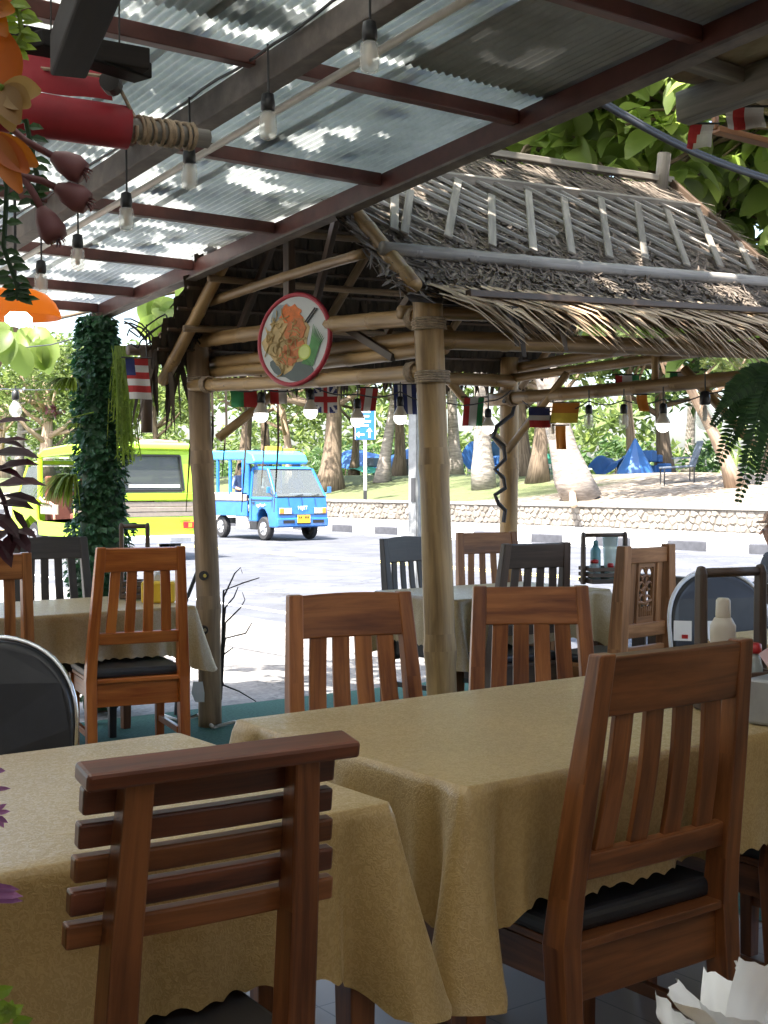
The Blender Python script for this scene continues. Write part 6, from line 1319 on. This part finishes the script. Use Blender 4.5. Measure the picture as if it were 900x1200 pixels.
for k in range(130):
    x0 = r5.gauss(0, .018); dx = r5.gauss(.03, .03); dy = r5.gauss(0, .03); L = r5.uniform(.25, .68); pts = [V(0, 0, 0) + rt * x0, rt * (x0 + dx * .6) + V(0, dy, -L * .4), rt * (x0 + dx * 1.1) + V(0, dy * 1.4, -L)]; mb.ribbon(pts, [.004, .009, .004], rt)
    for i in range(9): f = r5.uniform(.15, 1); q = pts[0].lerp(pts[2], f) ; leaf(mb, q, V(r5.gauss(0, 1), r5.gauss(0, 1), -1), V(0, -1, .3), .03, .008)
mb.build('strands', 'leaf_lime', t, fix=False)
rf = atd(64, 483, dc - .2); t = thing('red_blossom', 'small dull red blossom sticking out of the ivy column', 'flower', rf); mb = MB(); r5 = random.Random(6)
for k in range(26): leaf(mb, V(r5.gauss(0, .02), r5.gauss(0, .02), r5.gauss(0, .012)), V(r5.gauss(0, 1), r5.gauss(0, 1), r5.gauss(0, 1)), V(0, 0, 1), .04, .02)
mb.build('petals', 'petal_pink', t, fix=False); mb = MB(); mb.tube([(0, 0, 0), tuple(rt * .10 + V(0, 0, -.03)), tuple(rt * .22)], .004, 5); mb.build('stem', 'leaf_lime', t)
mb = MB(); r5 = random.Random(14)
for px, py, dd in ((205, 362, 7.8), (222, 350, 8.2), (188, 372, 7.9), (12, 398, 8.2), (50, 402, 8.4), (235, 340, 8.6), (30, 385, 8.8), (10, 372, 9), (196, 350, 8.4)):
    for k in range(3): q = atd(px + r5.uniform(-14, 14), py + r5.uniform(-12, 6), dd); leaf_hi(mb, q, V(r5.gauss(0, .5), r5.gauss(0, .5), -1), V(-.5, -.8, .3), r5.uniform(.16, .24), r5.uniform(.13, .18), .08)
pts = [V(3.8, 9.5, 2.9), atd(235, 335, 8.4), atd(190, 345, 8.2), atd(60, 375, 8.4), atd(0, 362, 8.8)]
t = thing('leafy_branch', 'low branch with round translucent leaves behind the ivy column', 'branch'); mb.build('leaves', 'leaf_big', t, fix=False, smooth=True); mb = MB(); mb.tube([V(3.9, 12.5, -.03), V(3.9, 11.5, 1.8), V(3.8, 9.5, 2.9)] + pts[1:], [.08, .06, .03, .02, .015, .012, .008], 6); mb.build('stem', 'bark_brown', t, smooth=True)

# ------------------------------------------------------------------ bare twig shrub by the left post
t = thing('bare_shrub', 'leafless dark twigs sticking out beside the left gazebo post', 'shrub', on_u(258, 3.75)); base = t.location.copy(); dd = (base - EYE).dot(fh); mb = MB()
for path in (((258, 840), (262, 700), (275, 672), (282, 665), (284, 672)), ((259, 800), (262, 692), (285, 683), (304, 677)), ((258, 780), (264, 712), (274, 700), (279, 688)), ((259, 820), (264, 730), (282, 712), (287, 703), (284, 694)), ((258, 790), (264, 748), (288, 742), (295, 730)), ((258, 850), (258, 770), (266, 764), (273, 759)), ((258, 790), (262, 803), (280, 810), (300, 822))):
    mb.tube([atd(a, b, dd) - base for a, b in path], [.007, .006, .0045, .003, .002][:len(path)], 5)
mb.build('twigs', 'dark_iron', t, smooth=True)
mb = MB(); mb.tube([atd(215, 712, 7.4), atd(237, 655, 7.4)], .011, 6); mb.tube([atd(215, 712, 7.4), atd(205, 850, 7.4)], .011, 6); tag(mb.build('leaning_rod', 'cable_black'), 'thin black rod leaning between olive cloth table and left gazebo post', 'rod')
hs_ = MB(); hs_.tube([onz(x, y, .015) for x, y in ((190, 838), (210, 845), (232, 838), (250, 852), (275, 846), (300, 852))], .011, 6); tag(hs_.build('garden_hose', 'pvc', smooth=True), 'pale hose lying on the green carpet by the left gazebo post', 'hose')

# ------------------------------------------------------------------ red rolled awning, rafters, orange lamp
AD = 3.45; a, b2 = atd(-120, 112, AD * .93), atd(150, 150, AD)
aw = thing('red_awning', 'rolled red canvas awning tied under the corrugated roof', 'awning')
mb = MB(); N = 22; vs_ = []; dirv = (b2 - a)
mb.tube([a + dirv * (i / 10) for i in range(11)], [.056 + .004 * fbm((i * .9, 0, 0)) for i in range(11)], 18); mb.build('canvas_roll', 'red_canvas', aw, smooth=True)
up2 = atd(132, 68, AD * 1.02); sh0 = atd(-120, 40, AD * .95); lo0 = a + V(0, 0, .05); lo1 = atd(132, 118, AD * 1.01)
mb = MB(); n = 14; vs_ = []
for i in range(n + 1):
    for j in range(7): f, g = i / n, j / 6; q = sh0.lerp(up2, f).lerp(lo0.lerp(lo1, f), g); q = q + fh * (-.02 * math.sin(g * 3.1) + .008 * math.sin(f * 19)); vs_.append(q)
mb.add(vs_, [(i * 7 + j, (i + 1) * 7 + j, (i + 1) * 7 + j + 1, i * 7 + j + 1) for i in range(n) for j in range(6)]); mb.build('canvas_sheet', 'red_canvas', aw, fix=False, smooth=True)
e0, e1 = b2 - dirv.normalized() * .12, atd(243, 163, AD * 1.04)
mb = MB(); mb.tube([e0, b2, e1], [.030, .029, .026], 12); mb.build('wooden_pole', 'wood_grey', aw, smooth=True)
mb = MB(); L = (e1 - b2); s1 = L.cross(V(0, 0, 1)).normalized(); s2 = L.cross(s1).normalized(); pts = []
for i in range(150): f = i / 149; an = i * .62; pts.append(b2 + L * (.04 + .78 * f + .05 * math.sin(i * .11)) + (s1 * math.cos(an) + s2 * math.sin(an)) * .034)
mb.tube(pts, .0055, 5); mb.build('rope_winding', 'rope', aw, smooth=True)
mb = MB(); mb.tube([atd(32, 78, AD * .985), atd(124, 90, AD * .985)], .005, 5); mb.tube([atd(136, 95, AD * .99), atd(158, 138, AD * .99)], .005, 5); mb.build('pull_cord', 'rope', aw)
pc = atd(130, 98, AD * .98); mb = MB(); mb.tube([pc - fh * .025, pc + fh * .025], .026, 12); q = mb.build('pulley', 'dark_iron', aw); mb = MB(); mb.tube([pc, atd(143, 82, AD * .99), atd(150, 70, AD)], .010, 6); mb.build('pulley_hook', 'dark_iron', aw)
for px in (60, 140): q = atd(px, 60, AD); mb = MB(); mb.tube([q, V(q.x, q.y, roof_z(q.y) + .02)], .0025, 5); mb.build('hanger', 'dark_iron', aw)
q1, q2 = atd(80, 66, 2.75), atd(128, -60, 2.2); mb = MB(); mb.bar(q1, q2 + (q2 - q1) * .25, .075, .09); tag(mb.build('rafter_end', 'wood_rafter', bevel=.006), 'near black timber rafter end in front of the red awning', 'rafter')
q1, q2 = atd(172, 72, 3.3), atd(-60, 30, 3.05); mb = MB(); mb.bar(q1, q2, .05, .055); tag(mb.build('awning_batten', 'wood_rafter', bevel=.004), 'dark wooden batten above the red awning', 'batten')
q1, q2 = atd(45, 50, 2.9), atd(160, 92, 3.38); mb = MB(); mb.bar(atd(40, 46, 3.1), atd(168, 86, 3.36), .07, .04); tag(mb.build('awning_bracket', 'wood_rafter', bevel=.004), 'short dark bracket holding the awning pulley', 'bracket')
m, nt, bs, out = newmat('shade_orange'); bs.inputs['Base Color'].default_value = (.55, .12, .01, 1); bs.inputs['Roughness'].default_value = .3
tr = node(nt, 'ShaderNodeBsdfTranslucent'); tr.inputs[0].default_value = (.70, .19, .012, 1); mx = node(nt, 'ShaderNodeMixShader'); mx.inputs[0].default_value = .5; nt.links.new(bs.outputs[0], mx.inputs[1]); nt.links.new(tr.outputs[0], mx.inputs[2]); nt.links.new(mx.outputs[0], out.inputs[0])
p = atd(18, 356, 5.0); lp = thing('pendant_lamp', 'lit pendant lamp with orange dome shade', 'lamp', p); mb = MB(); pr = [(.172, -.052), (.168, -.03), (.15, .005), (.12, .035), (.08, .052), (.03, .062)]; mb.lathe(pr, 32); me = mb
mb = MB(); n = 32; vs_ = []
for r, z in pr:
    for k in range(n): an = 6.2832 * k / n; vs_.append((r * math.cos(an), r * math.sin(an), z))
mb.add(vs_, [(i * n + k, i * n + (k + 1) % n, (i + 1) * n + (k + 1) % n, (i + 1) * n + k) for i in range(len(pr) - 1) for k in range(n)]); mb.build('shade', 'shade_orange', lp, smooth=True, fix=False)
mb = MB(); mb.lathe([(.001, -.088), (.03, -.084), (.05, -.068), (.05, -.05), (.03, -.03), (.014, -.02), (.014, .0)], 18, (.012, 0, 0)); mb.build('bulb', 'lamp_tube', lp, smooth=True)
mb = MB(); mb.tube([(0, 0, .06), (0, 0, roof_z(p.y) - p.z)], .006, 6); mb.build('cord', 'black_plastic', lp); mb = MB(); mb.lathe([(.03, .055), (.028, .075), (.012, .085)], 12); mb.build('cap', 'black_plastic', lp)

# ------------------------------------------------------------------ plants at the left edge
r6 = random.Random(31)
bk_ = atd(-70, 60, 1.35); t = thing('plant_stand', 'slim dark pole that carries the artificial lilies and burgundy plant', 'pole', (bk_.x, bk_.y, 0)); mb = MB(); mb.tube([(0, 0, 0), (0, 0, 2.70)], .011, 10); mb.build('pole', 'wood_rafter', t, smooth=True)
def bloom(px, py, d_, label, petals, mat, L, W, dirs):
    p = atd(px, py, d_); t = thing('orange_lily', label, 'flower', p); mb = MB()
    for k in range(petals):
        a, el = dirs[k % len(dirs)]; d = rt * math.cos(R(a)) + V(0, 0, 1) * math.sin(R(a)) - fh * el; n = 8; s = d.cross(fh).normalized(); pts, w = [], []
        for i in range(n): f = i / (n - 1); pts.append(d * L * f + (V(0, 0, -1) * .25 + fh * .2) * L * f * f * (.5 if k % 2 else -.3)); w.append(W * math.sin(math.pi * (.08 + .88 * f)) ** .8)
        mb.ribbon(pts, w, s, fold=.22)
    mb.build('petals', mat, t, fix=False, smooth=True)
    mb = MB(); mb.tube([V(0, 0, 0), V(0, 0, .02) - rt * .05, Vector((bk_.x, bk_.y, p.z + .03)) - p], .004, 6); mb.build('stem', 'leaf_lime', t, smooth=True)
    return t
bloom(-16, 8, 1.3, 'deep orange lily petal at the top left corner', 3, 'petal_orange', .034, .022, [(20, .1), (-50, .2), (-20, .3)])
bloom(12, 106, 1.32, 'upright orange lily petal beside the red awning', 1, 'petal_orange', .052, .034, [(92, .1)])
bloom(4, 104, 1.30, 'straw coloured drooping lily under the upright orange petal', 5, 'petal_straw', .040, .028, [(-40, .3), (-75, .2), (-12, .1), (-60, .5), (-130, .1)])
bloom(-10, 158, 1.3, 'long orange lily bud hanging lowest on the left', 3, 'petal_orange', .062, .026, [(-48, .2), (-58, .3), (-38, .1)])
def sprig(path, d_, label, n, L, W, mat, cat='plant', name='leaf_sprig', droop=.2, side=True):
    p0 = atd(*path[0], d_); t = thing(name, label, cat, p0); pts = [atd(a, b, d_) - p0 for a, b in path]; mb = MB(); mb.tube(pts, .003, 5)
    for i in range(n):
        f = (i + .5) / n * (len(pts) - 1); j = int(f); q = pts[j].lerp(pts[j + 1], f - j); sg = 1 if i % 2 else -1; d = rt * sg * (1 + r6.uniform(-.3, .3)) + V(0, 0, -droop + r6.uniform(-.3, .3)) - fh * r6.uniform(-.4, .4); leaf(mb, q, d, -fh + V(0, 0, .5), L * r6.uniform(.7, 1.2), W * r6.uniform(.8, 1.2), .12)
    mb.build('leaves', mat, t, fix=False)
    return t
sprig([(-10, -10), (22, 12), (26, 40), (14, 62)], 1.34, 'yellow green leaf sprig behind the orange lilies', 26, .02, .012, 'leaf_lime')
sprig([(-8, 150), (8, 220), (4, 290), (20, 335), (22, 352)], 1.45, 'thin hanging vine with small leaves in front of the orange lamp', 34, .022, .011, 'leaf_fern')
sprig([(30, 140), (38, 180), (45, 215), (38, 240)], 1.4, 'short green vine behind the pink buds', 20, .018, .010, 'leaf_fern')
def bud(path, d_, label):
    p0 = atd(*path[0], d_); t = thing('tubular_bud', label, 'flower', p0); pts = [atd(a, b, d_) - p0 for a, b in path]; mb = MB(); mb.tube(pts, .004, 6); mb.build('stalk', 'petal_pink', t, smooth=True)
    d = (pts[-1] - pts[-2]).normalized(); q = pts[-1]; mb = MB(); mb.tube([q, q + d * .012, q + d * .026, q + d * .036], [.006, .012, .015, .012], 10); mb.build('bud', 'petal_pink', t, smooth=True)
    mb = MB()
    for k in range(6): a = k * 1.05; leaf(mb, q + d * .03, d + (rt * math.cos(a) + V(0, 0, 1) * math.sin(a)) * .5, V(0, 0, 1), .016, .011)
    mb.build('tips', 'petal_pink', t, fix=False)
bud([(2, 140), (30, 165), (62, 183)], 1.36, 'dusky pink tubular bud, topmost of the three'); bud([(20, 205), (50, 212), (66, 220)], 1.36, 'dusky pink tubular bud, middle of the three'); bud([(25, 205), (40, 228), (48, 244)], 1.36, 'dusky pink tubular bud, lowest of the three')
t = thing('burgundy_plant', 'dark burgundy leaved artificial plant at the left edge', 'plant', (bk_.x, bk_.y, 0)); mb = MB(); o0 = Vector((bk_.x, bk_.y, 0))
for px, py, L, a, W in ((-14, 498, .055, 5, .016), (-16, 515, .05, -12, .014), (-14, 545, .05, -20, .014), (-18, 525, .06, 10, .016), (-14, 532, .062, -4, .026), (-10, 552, .06, 8, .024), (-8, 570, .062, 2, .026), (-4, 590, .045, -8, .022), (2, 580, .05, -14, .02), (-10, 600, .05, -40, .022), (8, 610, .04, -70, .018), (14, 622, .034, -50, .02), (16, 622, .034, -100, .02), (14, 620, .034, -140, .018), (18, 620, .03, -20, .016), (-6, 630, .04, -60, .02), (14, 596, .035, -60, .012)):
    d = rt * math.cos(R(a)) + V(0, 0, math.sin(R(a))) - fh * r6.uniform(-.2, .3); leaf(mb, atd(px, py, 1.5) - o0, d, -fh * .5 + V(0, 0, 1), L, W, .1)
mb.build('leaves', 'leaf_burgundy', t, fix=False); mb = MB(); mb.tube([V(0, 0, 1.38), atd(-14, 520, 1.5) - o0, atd(-8, 560, 1.5) - o0, atd(4, 585, 1.5) - o0, atd(14, 622, 1.5) - o0], .003, 5); mb.build('stem', 'leaf_burgundy', t)
t = thing('purple_flower_plant', 'mauve pointed petals poking in at the left over the gold cloth', 'plant', (bk_.x, bk_.y, 0)); mb = MB()
for px, py, L, a, W in ((-8, 903, .014, 0, .007), (-10, 925, .022, 4, .006), (-4, 950, .014, 35, .006), (-4, 953, .016, 10, .006), (-4, 956, .015, -30, .006), (-2, 958, .013, -60, .006), (-12, 1045, .038, -6, .012), (-10, 1052, .036, -4, .010), (-12, 1040, .034, -2, .010)):
    d = rt * math.cos(R(a)) + V(0, 0, math.sin(R(a))) - fh * .1; leaf(mb, atd(px, py, 1.2) - o0, d, -fh + V(0, 0, .4), L * .85, W * .85, .1)
mb.build('petals', 'petal_purple', t, fix=False, kind='stuff'); mb = MB()
for px, py, a in ((-8, 1165, 20), (-6, 1175, -20), (6, 1190, 30), (10, 1196, 80), (14, 1198, 10), (0, 1200, 60)): leaf(mb, atd(px, py, 1.2) - o0, rt * math.cos(R(a)) + V(0, 0, math.sin(R(a))), -fh, .02, .014)
mb.build('leaves', 'leaf_lime', t, fix=False); mb = MB(); mb.tube([V(0, 0, .7), atd(-12, 1200, 1.2) - o0, atd(-12, 1050, 1.2) - o0, atd(-10, 900, 1.2) - o0], .004, 5); mb.build('stem', 'leaf_fern', t)

# fern hanging at the right edge
fp = atd(935, 455, 4.6); t = thing('hanging_fern', 'dark green fern fronds reaching in at the right below the thatch', 'fern', fp); mb = MB(); r7 = random.Random(17)
for tx, ty, sag in ((834, 500, -14), (838, 552, -22), (850, 452, -4), (864, 592, -22), (880, 428, 0), (852, 530, -26), (888, 570, -16), (846, 476, -12), (872, 556, -30), (866, 505, -20)):
    dd = 4.6 + r7.uniform(-.25, .25); e = atd(tx, ty, dd) - fp; pts = []
    for i in range(9): f = i / 8; pts.append(e * f + V(0, 0, -sag * .0062 * math.sin(math.pi * f)))
    mb.tube(pts, [.004 * (1 - .7 * i / 8) for i in range(9)], 4)
    for i in range(2, 46):
        f = i / 46 * 8; j = min(int(f), 7); q = pts[j].lerp(pts[j + 1], f - j); tn = (pts[j + 1] - pts[j]).normalized(); sd = tn.cross(-fh + V(0, 0, .6)).normalized()
        for sg in (-1, 1): L = .062 * math.sin(math.pi * (.15 + .82 * i / 46)) + .006; leaf(mb, q, sd * sg + tn * .35 + V(0, 0, -.1), -fh, L, .014, .05)
mb.build('fronds', 'leaf_fern', t, fix=False); mb = MB(); mb.lathe([(.05, -.14), (.09, -.1), (.11, .0), (.10, .0), (.02, -.08)], 16); mb.build('pot', 'black_plastic', t, smooth=True); mb = MB(); mb.tube([(0, 0, 0), (0, 0, 2.62 - fp.z)], .004, 5); mb.build('hanger', 'black_plastic', t)
# white tarp rag behind the left table leg
p = atd(232, 812, 6.9); mb = MB(); mb.ribbon([p + V(0, 0, .06), p, p + V(.01, 0, -.05)], [.05, .07, .05], tuple(rt)); tag(mb.build('cloth_rag', 'paper_white', fix=False), 'white rag hanging below the olive cloth corner', 'rag')

# ------------------------------------------------------------------ unseen walls added behind and beside the camera to cut the light
plain('wall_paint', (.60, .52, .40), .8, noise_amt=.1, scale=3)
mb = MB(); mb.box((-.4, -3.55, 1.5), (7.6, .12, 3.1)); o = tag(mb.build('light_block_wall', 'wall_paint'), 'cream wall added out of view behind the seated guest to cut light', 'wall')
mb = MB(); mb.box((-4.15, 1.8, 1.4), (.12, 10.7, 2.85)); o = tag(mb.build('light_block_wall', 'wall_paint'), 'cream side wall added out of view on the left to cut light', 'wall')
mb = MB(); mb.box((3.75, -1.0, 1.4), (.12, 5.1, 2.6)); o = tag(mb.build('light_block_wall', 'wall_paint'), 'cream wall added out of view on the road side to block sky light', 'wall')
